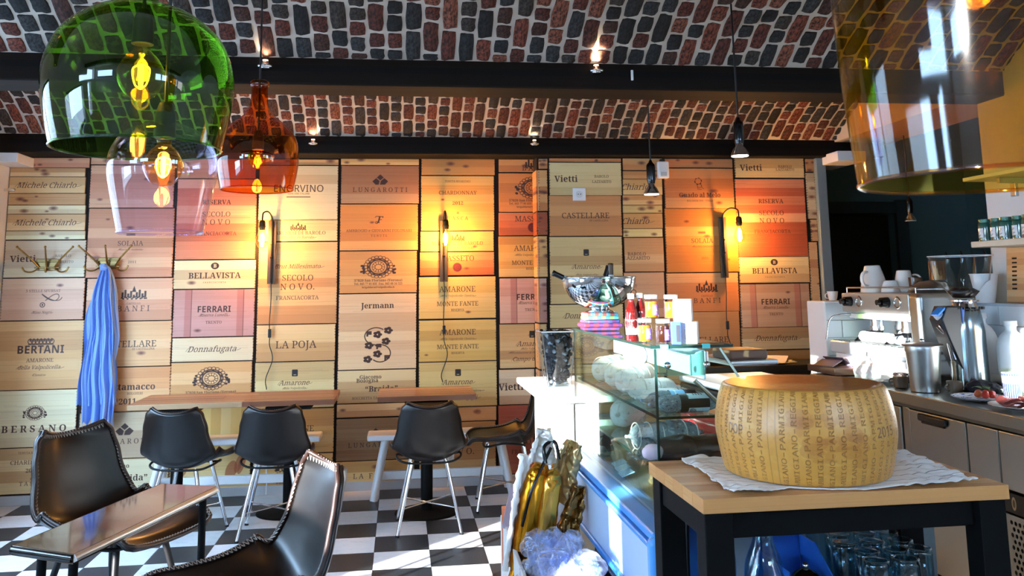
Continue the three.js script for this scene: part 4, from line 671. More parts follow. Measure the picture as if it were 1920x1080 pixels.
// meat slicer behind the case
{
  const t = thing('meat_slicer', 'red meat slicer with a pale plate behind the cheese wheel', 'slicer', [1.34, .901, -3.3], .08); t.scale.y = 1.5;
  part('base', rb(-.2, .2, 0, .1, -.24, .24, .05), phys({ color: C('#c2131b'), roughness: .15, clearcoat: 1 }), t); part('dark_band', rb(-.19, .19, .1, .135, -.22, .22, .01), std('#3b3f48', .35), t); for (const q of [-.05, .02]) part('knob', ball(.01, -.19, .118, q, 14, 10), MAT.chrome, t);
  part('carriage', rb(-.2, .17, .14, .155, -.2, .2, .006), std('#ddd6e2', .3), t); part('upper_plate', rb(-.16, .03, .2, .212, -.12, .2, .005), std('#cfd5d8', .25, .6), t); part('pusher', rb(-.15, .0, .212, .236, .02, .18, .008), std('#7a5a48', .5), t);
}
{ const t = thing('work_counter', 'counter with pale doors behind the deli case', 'counter', [0, 0, 0]); part('worktop', rb(1.12, 1.75, .87, .9, -3.88, -2.75, .004), std('#7b8286', .35, .4), t); part('carcass', rb(1.36, 1.74, .02, .869, -3.98, -2.77, .004), std('#5f676b', .5), t); for (const z of [-3.9, -3.3]) part('door', rb(1.352, 1.362, .08, .85, z - .05, z + .5, .003), std('#747c80', .45), t); }
// ---------------------------------------------------------------- gift crate in front of the case
{
  const t = thing('gift_crate', 'open pale wooden crate of wrapped gifts on the floor before the deli case', 'crate', [.43, 0, -3.1], -.02), w = std('#d9d6d2', .6);
  for (const [n, g] of [['side_board', rb(0, .014, 0, .5, -.88, .42, .003)], ['side_board', rb(.256, .27, 0, .46, -.88, .42, .003)], ['end_board', rb(.014, .256, 0, .5, -.88, -.866, .003)], ['end_board', rb(.014, .256, 0, .5, .406, .42, .003)], ['bottom_board', rb(.014, .256, 0, .3, -.866, .406, .003)]]) part(n, g, w, t);
  part('dark_rim', [bb(.0145, .017, .3, .496, -.86, .4)], std('#1c1a18', .8), t);
}
{
  const t = thing('golden_pack', 'gift bottles in shining gold foil leaning in the gift crate', 'gift pack', [.5, .425, -3.49]); t.scale.setScalar(.97); t.rotation.set(.05, .2, -.2);
  const foil = std('#d98f1e', .22, .9), f2 = std('#e8b04a', .18, .9);
  [[-.035, 0, 0], [.03, -.01, .012], [0, .01, -.05]].forEach(([x, y, z], i) => part('foil_roll', crumple(lathe(smooth([[.0005, -.11], [.04, -.1], [.042, .004], [.046, .08], [.046, .3], [.034, .37], [.012, .395], [.0005, .4]], 50), 40), .006, 26, i * 7).translate(x, y, z), i & 1 ? f2 : foil, t));
  const leaf = (n, w, h, x, y, z, a, tilt, m, k) => part(n, ridge(sheet((u, v) => V((u - .5) * w * (1 - .6 * v), v * h, .02 * Math.sin(u * 7 + k)), 40, 40, .001), .009, 20, k).rotateZ(tilt).rotateY(a).translate(x, y, z), m, t);
  leaf('white_paper', .09, .44, -.07, -.02, -.03, .3, .06, MAT.paper, 1); leaf('foil_leaf', .15, .24, .08, .26, -.05, -.4, -.2, std('#cdb684', .25, .7), 2); leaf('foil_leaf', .13, .13, -.01, .4, -.02, .2, .1, std('#e9e6df', .3, .4), 3); leaf('foil_leaf', .12, .32, .12, .02, .02, -.7, -.1, std('#8b6a3a', .25, .8), 6);
  part('black_ribbon', [tube([[-.07, .16, .03], [-.06, .3, .04], [-.02, .42, .03], [.0, .47, .02]], .007, 40, 5), tube([[-.02, .41, .04], [-.03, .47, .02], [.02, .49, .0], [.04, .43, .03]], .008, 30, 5)], MAT.blackGloss, t);
}
const cello2 = phys({ color: C('#e6efff'), transmission: .85, thickness: 0, roughness: .12, side: THREE.DoubleSide });
function cellophane(label, pos, s, k, col) {
  const t = thing('gift_basket', label, 'gift basket', pos); const g = []; for (let i = 0; i < 9; i++) g.push(crumple(new THREE.IcosahedronGeometry(rr(.025, .05) * s, 2).translate(rr(-.06, .06) * s, rr(.04, .16) * s, rr(-.06, .06) * s), .008, 30, i + k)); part('contents', g, std(col, .5), t);
  const prof = smooth([[.002, 0], [.1, .005], [.115, .07], [.105, .15], [.075, .2], [.058, .222], [.085, .25], [.07, .275], [.03, .262], [.004, .27]], 110).map(([x, y]) => [x * s, y * s]);
  part('cellophane_wrap', ridge(lathe(prof, 150), .022 * s, 17 / s, k), cello, t); part('inner_wrap', ridge(lathe(prof.map(([x, y]) => [x * .84, y * .95 + .002]), 130), .024 * s, 24 / s, k + 9), cello2, t); part('tie', new THREE.TorusGeometry(.05 * s, .004, 6, 24).rotateX(PI / 2).translate(0, .225 * s, 0), std('#c8d6f2', .3), t);
}
cellophane('gift basket in crinkled clear cellophane, in the middle of the gift crate', [.555, .302, -3.24], 1.05, 11, '#3a2c2c'); cellophane('gift basket in crinkled clear cellophane at the near end of the gift crate', [.56, .302, -2.96], 1.08, 23, '#2a2630'); cellophane('gift basket in cellophane with silver foil, against the blue-tinted base of the case', [.63, .302, -3.68], .7, 37, '#8f97a8');
{ const t = thing('paper_bag', 'orange paper bag with a lilac card in the far corner of the crate', 'bag', [.48, .301, -3.84], .2); part('bag_body', rb(-.03, .06, 0, .26, -.05, .03, .004), std('#c9693f', .7), t); const c = part('card', rbox(.075, .17, .002, .0008).rotateZ(-.25).translate(-.005, .27, .05), std('#cdc7dc', .5), t); part('card_emblem', new THREE.TorusGeometry(.014, .0016, 6, 24).translate(0, .26, .053), std('#8d86a8', .5), c); }
{ const t = thing('tissue_paper', 'crumpled white tissue paper standing in the left of the crate', 'paper', [.475, .301, -3.62]); part('paper_sheet', crumple(sheet((u, v) => V((u - .5) * .04 + .02 * v, v * .24 * (1 - .6 * Math.abs(u - .4)), .13 * (u - .5)), 24, 24, .0015), .014, 14, 5), MAT.paper, t); }
{ const t = thing('green_card', 'green board standing inside the near end of the gift crate', 'board', [.449, .301, -2.98]); part('board_sheet', rb(0, .006, 0, .17, -.2, .22, .002), std('#2f9a4a', .5), t); part('edge_strip', rb(-.0005, .0065, .17, .176, -.2, .22, .001), MAT.paper, t); }
{ const t = thing('chalkboard', 'small blackboard with a pale edge leaning on the base of the deli case', 'board', [.748, 0, -3.2], 0); part('slate', rb(-.012, .0, 0, .5, -.17, .12, .002), MAT.blackPaint, t); part('pale_edge', [rb(-.014, .002, .5, .508, -.178, .128, .002), rb(-.014, .002, 0, .508, .12, .128, .002), rb(-.014, .002, 0, .508, -.178, -.17, .002)], std('#9aa0a6', .4), t); }
// ---------------------------------------------------------------- coffee counter on the right
const SX = 2.55;
{
  const t = thing('steel_counter', 'stainless steel refrigerated counter along the right wall under the coffee machine', 'counter', [0, 0, 0]);
  part('worktop', rb(SX - .03, RX - .004, .885, .94, -5.2, -1.6, .006), std('#a9aeac', .28, 1), t); part('front_trim', rb(SX - .015, SX + .02, .868, .884, -5.2, -1.6, .003), MAT.steelDark, t);
  part('carcass', rb(SX + .03, RX - .004, .1, .867, -5.19, -1.62, .004), std('#17191a', .6), t); part('plinth', rb(SX + .08, RX - .004, 0, .1, -5.19, -1.62, .003), MAT.blackPaint, t);
  part('post', rb(SX - .005, SX + .03, .1, .865, -4.25, -4.19, .003), MAT.steel, t);
  const door = (z0, z1, y0, hand) => { const d = part('door', rb(SX - .012, SX + .028, y0, .862, z0, z1, .006), MAT.steel, t); if (hand) part('handle', [rb(SX - .03, SX - .01, .82, .855, hand, hand + .22, .012), rb(SX - .022, SX - .008, .81, .822, hand + .02, hand + .2, .004)], MAT.black, d); };
  door(-4.18, -3.745, .12, -4.09); door(-3.735, -3.53, .12); door(-5.18, -4.26, .12, -4.6); door(-3.525, -1.62, .625);
  const band = canvasTex(512, 64, (c, w, h) => { c.fillStyle = '#0c0f10'; c.fillRect(0, 0, w, h); c.fillStyle = '#b5a583'; c.beginPath(); c.ellipse(70, 32, 14, 22, 0, 0, 7); c.fill(); c.fillStyle = '#5a5038'; c.beginPath(); c.ellipse(70, 32, 8, 13, 0, 0, 7); c.fill(); c.fillStyle = '#e8e8e8'; c.font = 'bold 26px sans-serif'; c.textBaseline = 'middle'; c.fillText('POLAR', 190, 33); });
  const bg = bb(SX - .014, SX + .02, .535, .615, -3.53, -1.62); { const p = bg.attributes.position, uv = bg.attributes.uv; for (let i = 0; i < p.count; i++) uv.setXY(i, (p.getZ(i) + 3.53) / .5, (p.getY(i) - .535) / .08); }
  part('name_band', bg, new THREE.MeshStandardMaterial({ map: band, roughness: .4 }), t);
  const s = new THREE.Shape([V2(0, 0), V2(.5, 0), V2(.5, .4), V2(0, .4)]);
  for (let j = 0; j < 15; j++) for (let i = 0; i < 19; i++) { const x = .02 + i * .025 + (j & 1 ? .0125 : 0), y = .02 + j * .025; if (x > .48) continue; const h = new THREE.Path(); h.absellipse(x, y, .0088, .0095, 0, 2 * PI, true); s.holes.push(h); }
  part('perforated_grille', new THREE.ExtrudeGeometry(s, { depth: .003, bevelEnabled: false, curveSegments: 4 }).rotateY(PI / 2).translate(SX - .012, .125, -3.02), std('#9fa6a4', .35, .8), t);
}
// low tiled wall behind the machine
{
  const w2 = struct('wall_ledge', [bb(3.166, RX - .002, .942, 1.372, -5.38, -1.6)], std('#b9c4cc', .5)); const w = struct('wall_tiled', [bb(2.75, 4.4, 0, 1.36, -5.62, -5.405)], std('#9aa5ad', .6)), tile = std('#dfe8ee', .12);
  for (let j = 0; j < 4; j++) for (let i = -1; i < 6; i++) { const x0 = Math.max(2.75, 2.75 + i * .22 + (j & 1 ? .11 : .2)), x1 = 2.75 + (i + 1) * .22 + (j & 1 ? .11 : .2) - .004, y1 = 1.36 - j * .112; if (x1 - x0 > .02) part('tile', rb(x0, x1, y1 - .108, y1, -5.406, -5.396, .003), tile, w); }
  part('end_trim', rb(2.738, 2.752, .5, 1.368, -5.63, -5.39, .004), MAT.white, w); part('cap_trim', rb(2.74, 4.4, 1.36, 1.372, -5.63, -5.39, .004), MAT.white, w);
  for (let j = 0; j < 4; j++) for (let i = 0; i < 6; i++) { const y1 = 1.36 - j * .105, z0 = -4.5 + i * .21 - (j & 1 ? .1 : 0); part('tile', rb(3.156, 3.166, y1 - .101, y1, Math.max(z0, -4.5), z0 + .206, .003), tile, w2); }
}
{ const t = thing('wooden_stand', 'dark wooden stand at the far end of the steel counter', 'stand', [0, 0, 0]); part('top', rb(2.57, 2.74, .945, .985, -5.33, -4.98, .004), std('#4a3026', .45), t); part('foot', rb(2.6, 2.72, .94, .946, -5.3, -5.0, .002), MAT.black, t); }
{ const t = thing('menu_holder', 'open dark leather bill folder on the dark wooden stand', 'folder', [2.65, .986, -5.15], .4); part('cover', [rbox(.1, .006, .15, .002).rotateZ(.35).translate(-.05, .02, 0), rbox(.1, .006, .15, .002).rotateZ(-.5).translate(.045, .028, 0)], std('#2a2226', .4), t); part('paper_slip', rbox(.06, .002, .12, .0008).rotateZ(-.5).translate(.05, .033, 0), MAT.paper, t); }
// espresso machine, facing -x
{
  const t = thing('espresso_machine', 'large chrome espresso machine with two groups on the steel counter', 'espresso machine', [0, 0, 0]), hi = std('#dfe5e8', .14, 1);
  part('feet', [-5.2, -4.6].flatMap((z) => [cyl(.02, .024, .05, 16, 2.8, .965, z), cyl(.02, .024, .05, 16, 3.1, .965, z)]), MAT.black, t);
  part('lower_body', rb(2.74, 3.14, .985, 1.06, -5.28, -4.5, .01), MAT.white, t); part('drip_tray', [rb(2.7, 2.98, 1.06, 1.135, -5.27, -4.5, .012)], std('#d9e4ea', .25, .4), t); part('tray_grid', Array.from({ length: 12 }, (_, i) => bb(2.715, 2.96, 1.136, 1.14, -5.25 + i * .065, -5.235 + i * .065)), MAT.steelDark, t);
  part('back_body', rb(2.98, 3.14, 1.06, 1.42, -5.28, -4.5, .012), hi, t); part('head', [rb(2.83, 3.14, 1.3, 1.43, -5.29, -4.55, .014), rb(2.81, 2.84, 1.31, 1.425, -5.29, -4.55, .006)], std('#b9bdba', .3, .6), t); part('light_rail', rb(2.83, 2.98, 1.27, 1.3, -5.25, -4.55, .008), MAT.white, t);
  part('side_panel', [rb(2.8, 3.14, 1.1, 1.43, -4.55, -4.44, .03)], MAT.steel, t); part('cup_rail', [tube([[2.84, 1.46, -5.27], [2.84, 1.46, -4.5]], .005, 10, 8), rod([2.84, 1.42, -5.27], [2.84, 1.46, -5.27], .004), rod([2.84, 1.42, -4.52], [2.84, 1.46, -4.52], .004)], MAT.chrome, t);
  for (const z of [-5.18, -4.76]) { const k = part('steam_knob', [cyl(.028, .032, .05, 20).rotateZ(PI / 2).translate(2.79, 1.375, z), cyl(.016, .016, .03, 16).rotateZ(PI / 2).translate(2.755, 1.375, z)], MAT.blackGloss, t); part('knob_ring', new THREE.TorusGeometry(.03, .007, 8, 24).rotateY(PI / 2).translate(2.81, 1.375, z + .1), MAT.chrome, k); }
  for (const z of [-5.05, -4.72]) { const g = part('group_head', [cyl(.036, .036, .06, 24, 2.9, 1.25, z), cyl(.042, .042, .025, 24, 2.9, 1.215, z)], MAT.chrome, t); part('portafilter', [cyl(.036, .03, .03, 24, 2.9, 1.19, z), rod([2.87, 1.195, z], [2.82, 1.19, z], .007), rod([2.82, 1.19, z], [2.745, 1.12, z - .01], .011, .013)], MAT.blackGloss, g); part('spout', [rod([2.9, 1.18, z - .015], [2.9, 1.155, z - .02], .006), rod([2.9, 1.18, z + .015], [2.9, 1.155, z + .02], .006)], MAT.chrome, g); }
  part('steam_wand', [tube([[2.86, 1.29, -5.22], [2.76, 1.29, -5.24], [2.7, 1.26, -5.25], [2.67, 1.14, -5.25]], .006, 30, 8)], MAT.chrome, t); part('gauge', [cyl(.03, .03, .02, 24).rotateZ(PI / 2).translate(2.975, 1.17, -4.9), new THREE.TorusGeometry(.03, .005, 8, 24).rotateY(PI / 2).translate(2.965, 1.17, -4.9)], MAT.white, t);
  part('dome', lathe([[0, .07], [.06, .062], [.11, .035], [.13, 0], [0, 0]], 36).translate(3.0, 1.43, -4.62), MAT.steel, t);
}
{ const t = thing('folded_towel', 'white towel rolled on the drip tray of the espresso machine', 'towel', [2.79, 1.141, -4.86]); part('roll', crumple(cyl(.028, .03, .3, 24).rotateX(PI / 2).translate(0, .03, 0), .01, 20), MAT.paper, t); part('grey_end', crumple(cyl(.026, .012, .1, 20).rotateX(PI / 2).translate(0, .026, .19), .008, 30), std('#707c88', .7), t); }
{ const t = thing('white_cloth', 'crumpled white cloth on the counter in front of the coffee machine', 'cloth', [2.66, .942, -4.72]); part('cloth_heap', crumple(new THREE.IcosahedronGeometry(.075, 5).scale(1, .75, 2.0).translate(0, .045, 0), .03, 14, 6), MAT.paper, t); part('corner', crumple(sheet((u, v) => V(-.08 + .1 * u, .006 + .02 * v, .1 + .16 * v), 12, 12, .002), .012, 20), MAT.paper, t); }
// cups on the machine
const cupProf = (r0, r1, h) => [[0, .002], [r0 * .8, 0], [r0, .004], ...smooth([[r0, .005], [(r0 + r1) / 2 * 1.04, h * .5], [r1, h]], 14), [r1 - .003, h], ...smooth([[r1 - .003, h - .002], [(r0 + r1) / 2 * 1.0 - .002, h * .5], [r0 - .004, .012]], 12), [0, .01]];
function cup(name, label, r0, r1, h, pos, turn, mat, o = {}) {
  const t = thing(name, label, 'cup', pos, turn, o.group), inv = o.inv; const b = lathe(cupProf(r0, r1, h), 36); if (inv) b.rotateX(PI).translate(0, h, 0); part('cup_body', b, mat, t);
  const hr = h * .26, y = h * .52, rm = (r0 + r1) / 2; part('handle', new THREE.TorusGeometry(hr, h * .05, 8, 24, PI * 1.25).rotateZ(-PI * .62).scale(1, 1, 1.4).translate(rm + hr * .4, y, 0), mat, t);
  if (o.print) part('print', new THREE.CylinderGeometry((inv ? r0 : r1) * .94 + .002, (inv ? r1 : r0) * .96 + .003, h * .3, 20, 1, true, -.5, .9).translate(0, h * .5, 0), o.print, t); if (o.tilt) t.rotation.z = o.tilt;
}
const china = phys({ color: C('#f1ece4'), roughness: .2, clearcoat: .6 });
cup('mug', 'large white upside-down cup with a small dark mark on the espresso machine', .046, .084, .165, [2.93, 1.432, -5.1], PI + .5, china, { inv: 1, tilt: -.06 });
cup('mug', 'upside-down white cup with a handle behind the marked one', .04, .06, .13, [3.02, 1.432, -4.92], -.4, china, { inv: 1 });
cup('espresso_cup', 'small white espresso cup standing alone on the tiled wall', .024, .036, .062, [2.86, 1.373, -5.5], PI, china);
cup('espresso_cup', 'white cup lying low before the stacked cups on the machine', .036, .056, .07, [2.93, 1.432, -4.92], .8, china, { inv: 1 });
const smoke = phys({ color: C('#b98d5c'), transmission: .85, roughness: .05, thickness: 0, side: THREE.DoubleSide });
function tumbler(name, label, pos, r, h, mat, group, cat = 'glass') { const t = thing(name, label, cat, pos, 0, group); part('glass_body', lathe([[0, .004], [r * .82, .003], [r * .9, .01], [r * .96, h * .5], [r, h], [r - .0025, h], [r * .9, h * .5], [r * .82, .014], [0, .012]], 28), mat, t); return t; }
tumbler('brown_glass', 'lower brown glass tumbler on the espresso machine', [2.98, 1.432, -4.74], .038, .085, smoke); { const u = tumbler('brown_glass', 'taller crackled brown glass on top of the coffee machine', [3.03, 1.5, -4.6], .045, .11, smoke); part('foil_cap', crumple(cyl(.042, .042, .1, 24, 0, .053, 0), .008, 40), std('#8a6a44', .25, .6), u); u.position.y = 1.497; }
// grinder
{
  const t = thing('coffee_grinder', 'coffee grinder with a clear conical hopper on the steel counter', 'coffee grinder', [2.9, .94, -4.2]), tint = glass('#f6fafb', .03, { ior: 1.28 });
  part('body', lathe([[0, 0], [.1, 0], [.102, .02], [.09, .05], [.088, .3], [.075, .4], [.06, .42], [0, .42]], 44), std('#8b979c', .16, 1), t);
  part('fork_panel', polyExtrude([[-.02, .06], [-.1, .27], [-.13, .36], [-.1, .42], [-.03, .42], [-.02, .06]], .1, .006).translate(-.03, 0, -.05), std('#16222c', .35), t); part('blue_strip', rb(-.058, -.04, .1, .42, .03, .062, .004), std('#2f62b0', .35), t); part('display', rbox(.06, .012, .06, .004).rotateZ(.7).translate(-.16, .4, .02), std('#1f8df0', .3), t); part('display_neck', rod([-.16, .39, .02], [-.1, .34, .0], .03, .03, 16), MAT.white, t);
  part('chute', [rod([-.12, .28, .02], [-.09, .16, .02], .012, .02), rod([-.17, .33, .02], [-.11, .27, .02], .012)], MAT.chrome, t); part('collar', [cyl(.05, .062, .04, 32, 0, .44, 0), cyl(.072, .072, .008, 32, 0, .452, 0)], MAT.chrome, t); part('fin_ring', Array.from({ length: 20 }, (_, i) => box(.006, .012, .012, .088 * Math.cos(i * .314), .415, .088 * Math.sin(i * .314))), MAT.black, t);
  const h = part('hopper', lathe([[.045, .46], [.06, .48], [.115, .545], [.13, .555], [.152, .68], [.155, .682]], 12), tint, t); part('hopper_rim', new THREE.TorusGeometry(.154, .0025, 6, 48).rotateX(PI / 2).translate(0, .682, 0), std('#c9d0d2', .2), h); part('beans', crumple(lathe([[0, .525], [.04, .52], [.078, .5], [.05, .47], [0, .465]], 30), .006, 60), std('#191310', .4), h);
}
// steel bin, mugs, plates and other things on the counter
{ const t = thing('steel_canister', 'tapered stainless steel canister with a lid on the counter edge', 'canister', [2.65, .941, -4.2]); part('canister_body', lathe([[0, 0], [.066, 0], [.07, .004], [.083, .2], [.086, .2], [.086, .23], [.082, .232], [.078, .2], [0, .01]], 44), MAT.steel, t); part('lid', lathe([[0, .246], [.05, .243], [.096, .236], [.1, .232], [.1, .228], [0, .23]], 44), MAT.steel, t); part('lid_knob', ball(.012, 0, .252, 0, 16, 10), MAT.chrome, t); }
const brown = phys({ color: C('#55483a'), roughness: .25, clearcoat: .6 }), darkMug = phys({ color: C('#2f2522'), roughness: .25, clearcoat: .6 });
cup('mug', 'brown stoneware mug to the right of the steel canister', .034, .038, .062, [2.73, .941, -4.08], PI + .2, brown); cup('mug', 'dark brown mug to the left of the steel canister', .034, .038, .066, [2.68, .941, -4.47], -.6, darkMug); cup('mug', 'grey green mug half hidden by the left side of the canister', .033, .037, .062, [2.62, .941, -4.37], PI - .4, brown);
{ const t = thing('dark_cloth', 'black cloth lying behind the brown mug on the counter', 'cloth', [2.83, .942, -4.0]); part('cloth_heap', crumple(new THREE.IcosahedronGeometry(.07, 4).scale(1, .5, 1.5).translate(0, .032, 0), .02, 16, 2), std('#0f1524', .85), t); part('cloth_end', crumple(rbox(.08, .012, .12, .005).translate(-.05, .01, .06), .008, 20), std('#0f1524', .85), t); }
const plateGeo = (r) => lathe([[0, .004], [r * .6, .004], [r * .92, .016], [r, .02], [r, .0225], [r * .9, .019], [r * .6, .0075], [0, .0075]], 48);
const blueTex = canvasTex(256, 256, (c, w, h) => { c.fillStyle = '#e3e8f2'; c.fillRect(0, 0, w, h); c.fillStyle = '#3a50a0'; for (let i = 0; i < 340; i++) { c.beginPath(); c.ellipse(rnd() * w, rnd() * h, rr(2, 7), rr(1, 4), rnd() * 3, 0, 7); c.fill(); } });
{
  const t = thing('patterned_plate', 'blue and white patterned plate with tomatoes and basil at the counter edge', 'plate', [2.68, .941, -3.83]); part('plate_disc', plateGeo(.12), new THREE.MeshStandardMaterial({ map: blueTex, roughness: .2 }), t);
  for (let i = 0; i < 6; i++) part('tomato', crumple(new THREE.IcosahedronGeometry(.017, 3).translate(.03 + .03 * Math.cos(i * 1.1), .03, .0 + .035 * Math.sin(i * 1.1)), .004, 40, i), phys({ color: C(i % 3 ? '#a82a1c' : '#b4562a'), roughness: .3 }), t); for (let i = 0; i < 3; i++) part('basil_leaf', sheet((u, v) => V((u - .5) * .035 * Math.sin(PI * Math.min(.98, v + .02)), .052 + .01 * Math.sin(v * 3), v * .05), 6, 8, .001).rotateY(i * 1.8).translate(.02, 0, 0), std('#2f5f2a', .5), t);
}
{
  const t = thing('meat_platter', 'white platter of sliced cured meat at the right edge of the photo', 'plate', [2.69, .941, -3.53]); part('plate_disc', plateGeo(.15), china, t);
  for (let i = 0; i < 9; i++) part('meat_slice', crumple(sheet((u, v) => { const a = u * 2 * PI; return V(v * .05 * Math.cos(a), .024 + .012 * Math.sin(a * 2 + i) * v, v * .045 * Math.sin(a)); }, 20, 5, .002).translate(.07 * Math.cos(i * .7), (i % 3) * .008, .07 * Math.sin(i * .7)), .006, 30, i), std(i & 1 ? '#9a4a48' : '#b06a64', .45), t);
}
{ const t = thing('patterned_cup', 'blue and white checked beaker at the right edge of the photo', 'cup', [2.83, .941, -3.8]); const mp = canvasTex(256, 128, (c, w, h) => { c.fillStyle = '#e4eaf4'; c.fillRect(0, 0, w, h); c.fillStyle = '#274a9a'; for (let j = 0; j < 6; j++) for (let i = 0; i < 26; i++) c.fillRect(i * 10 + 1, 18 + j * 18, 6, 12); c.fillRect(0, 4, w, 5); }); part('cup_body', lathe([[0, 0], [.034, 0], [.036, .004], [.043, .125], [.04, .125], [.033, .01], [0, .008]], 40), new THREE.MeshStandardMaterial({ map: mp, roughness: .2 }), t); part('rim', new THREE.TorusGeometry(.0415, .0018, 6, 40).rotateX(PI / 2).translate(0, .125, 0), china, t); }
{ const t = thing('glass_dish', 'small glass dish of leftovers beside the black cloth', 'dish', [2.87, .941, -3.84]); part('dish_body', lathe([[0, .002], [.04, .002], [.055, .04], [.058, .042], [.052, .04], [.038, .006], [0, .005]], 30), glass('#e6f2ee'), t); part('leftovers', crumple(new THREE.IcosahedronGeometry(.03, 3).scale(1, .6, 1).translate(0, .024, 0), .01, 30), std('#6d5a30', .7), t); }
{ const t = thing('napkin_holder', 'steel and glass holder before the bright plastic jugs', 'holder', [2.93, .941, -3.98]); part('frame', [rb(-.04, .04, 0, .008, -.04, .04, .003), rb(-.04, -.034, 0, .1, -.04, .04, .002), rb(.034, .04, 0, .1, -.04, .04, .002)], MAT.steel, t); part('contents', rb(-.032, .032, .008, .07, -.035, .035, .003), std('#8a7a66', .6), t); }
{ const t = thing('bread_board', 'small wooden board under the plates on the counter', 'board', [2.86, .94, -3.7]); part('board_slab', rb(-.11, .11, 0, .0009, -.14, .2, .0004), std('#b08648', .5), t); part('board_grip', rb(-.02, .02, 0, .0009, .2, .26, .0004), std('#b08648', .5), t); }
function jug(label, pos, s, col) { const t = thing('plastic_jug', label, 'jug', pos); part('jug_body', lathe(smooth([[.0005, 0], [.06, .002], [.065, .02], [.068, .2], [.05, .26], [.026, .285], [.026, .31]], 46).map(([x, y]) => [x * s, y * s]), 36), std(col, .3), t); part('cap', cyl(.03 * s, .03 * s, .025 * s, 24, 0, .32 * s, 0), MAT.white, t); part('jug_handle', tube([[.06 * s, .22 * s, 0], [.1 * s, .2 * s, 0], [.1 * s, .1 * s, 0], [.066 * s, .08 * s, 0]], .008, 24, 8), std(col, .3), t); }
jug('tall white plastic jug right beside the coffee grinder', [3.065, .941, -4.32], 1.15, '#f2f4f6'); jug('white plastic jug partly cut by the right edge of the photo', [3.075, .941, -4.1], 1.05, '#eef3f4');
{ const t = thing('oil_jar', 'glass jar with yellow oil standing before the white jugs', 'jar', [2.99, .941, -4.04]); part('glass_body', lathe([[0, .002], [.036, .002], [.036, .1], [.03, .11], [.03, .12]], 30), glass('#f4f6ea'), t); part('oil', lathe([[0, .004], [.033, .004], [.033, .06], [0, .06]], 28), phys({ color: C('#d9b440'), roughness: .1, transmission: .5, thickness: .05 }), t); }
// the ledge behind: oil bottles, paper cup, cutting board; shelf with jars
const LY = 1.373;
[['left', 3.22, -4.78], ['middle', 3.22, -4.64], ['right', 3.265, -4.5]].forEach(([w, x, z]) => { const t = thing('oil_bottle', `clear glass bottle with a pourer behind the grinder hopper, ${w === 'middle' ? 'middle one' : w + 'most'} of three`, 'bottle', [x, LY, z]); part('bottle_body', lathe(smooth([[.0005, 0], [.03, .001], [.032, .01], [.032, .14], [.014, .2], [.011, .25]], 36), 28), glass('#e8f4f0'), t); part('pourer', [cyl(.012, .012, .02, 16, 0, .258, 0), rod([0, .265, 0], [-.014, .292, .006], .005, .004)], MAT.black, t); });
{ const t = thing('paper_tub', 'white tapered paper tub on the tiled ledge behind the grinder', 'tub', [3.17, LY, -4.4]); t.scale.setScalar(1.4); part('tub_body', lathe([[0, 0], [.032, 0], [.05, .11], [.052, .112], [.048, .11], [.03, .004], [0, .004]], 36), MAT.white, t); part('rim', new THREE.TorusGeometry(.051, .002, 6, 36).rotateX(PI / 2).translate(0, .111, 0), MAT.white, t); }
{ const t = thing('cutting_board', 'pale wooden board with a row of slots leaning on the right wall', 'cutting board', [3.262, LY, -4.2], 0); t.rotation.z = -.09; const bt = new THREE.MeshStandardMaterial({ map: woodTex('#d2a06c', 1, 0, [2, 2]), roughness: .5 }); part('board_slab', rb(-.018, 0, 0, .3, -.14, .14, .009, 'z'), bt, t); for (let i = 0; i < 8; i++) part('slot', rb(-.0195, -.017, .07 + i * .023, .079 + i * .023, -.09, -.055, .0008), std('#241a14', .8), t); }
{ const t = thing('wall_shelf', 'pale wooden shelf with jars on the right wall', 'shelf', [0, 0, 0]); part('shelf_board', rb(3.04, RX - .002, 1.668, 1.7, -4.3, -2.9, .004), new THREE.MeshStandardMaterial({ map: woodTex('#d9cdb6', .8, 0, [1, 1]), roughness: .5 }), t); part('bracket', [rb(3.2, RX - .002, 1.55, 1.667, -3.7, -3.68, .002)], MAT.white, t); }
{ const t = thing('wall_shelf', 'upper white shelf on a metal bracket behind the big amber lamp', 'shelf', [0, 0, 0]); part('shelf_board', rb(3.06, RX - .002, 2.03, 2.05, -4.35, -2.9, .003), MAT.white, t); part('bracket', [rb(3.12, RX - .002, 2.0, 2.029, -4.16, -4.14, .002), rb(3.2, 3.22, 1.93, 2.0, -4.17, -4.13, .003)], MAT.steel, t); }
const jarLabel = new THREE.MeshStandardMaterial({ map: canvasTex(64, 64, (c, w, h) => { c.fillStyle = '#e6ecec'; c.fillRect(0, 0, w, h); c.fillStyle = '#46606a'; for (let i = 0; i < 6; i++) c.fillRect(10, 8 + i * 9, 20 + (i * 17) % 24, 4); }), roughness: .5 });
for (let i = 0; i < 5; i++) { const t = thing('preserve_jar', `dark green jar with a pale label on the wooden wall shelf, ${['first', 'second', 'third', 'fourth', 'fifth'][i]} from the left`, 'jar', [3.12 + (i & 1) * .01, 1.7, -4.28 + i * .082], 0, 'green preserve jars on the wall shelf'); part('glass_body', lathe(smooth([[.0005, .001], [.034, .001], [.036, .008], [.036, .085], [.03, .098], [.03, .104]], 28), 28), phys({ color: C('#1f5a4c'), roughness: .06, clearcoat: 1 }), t); part('lid', cyl(.032, .032, .014, 28, 0, .111, 0), std('#3c6a58', .3, .4), t); part('paper_label', new THREE.CylinderGeometry(.0365, .0365, .05, 20, 1, true, PI * 1.15, 1.7).translate(0, .045, 0), jarLabel, t); }
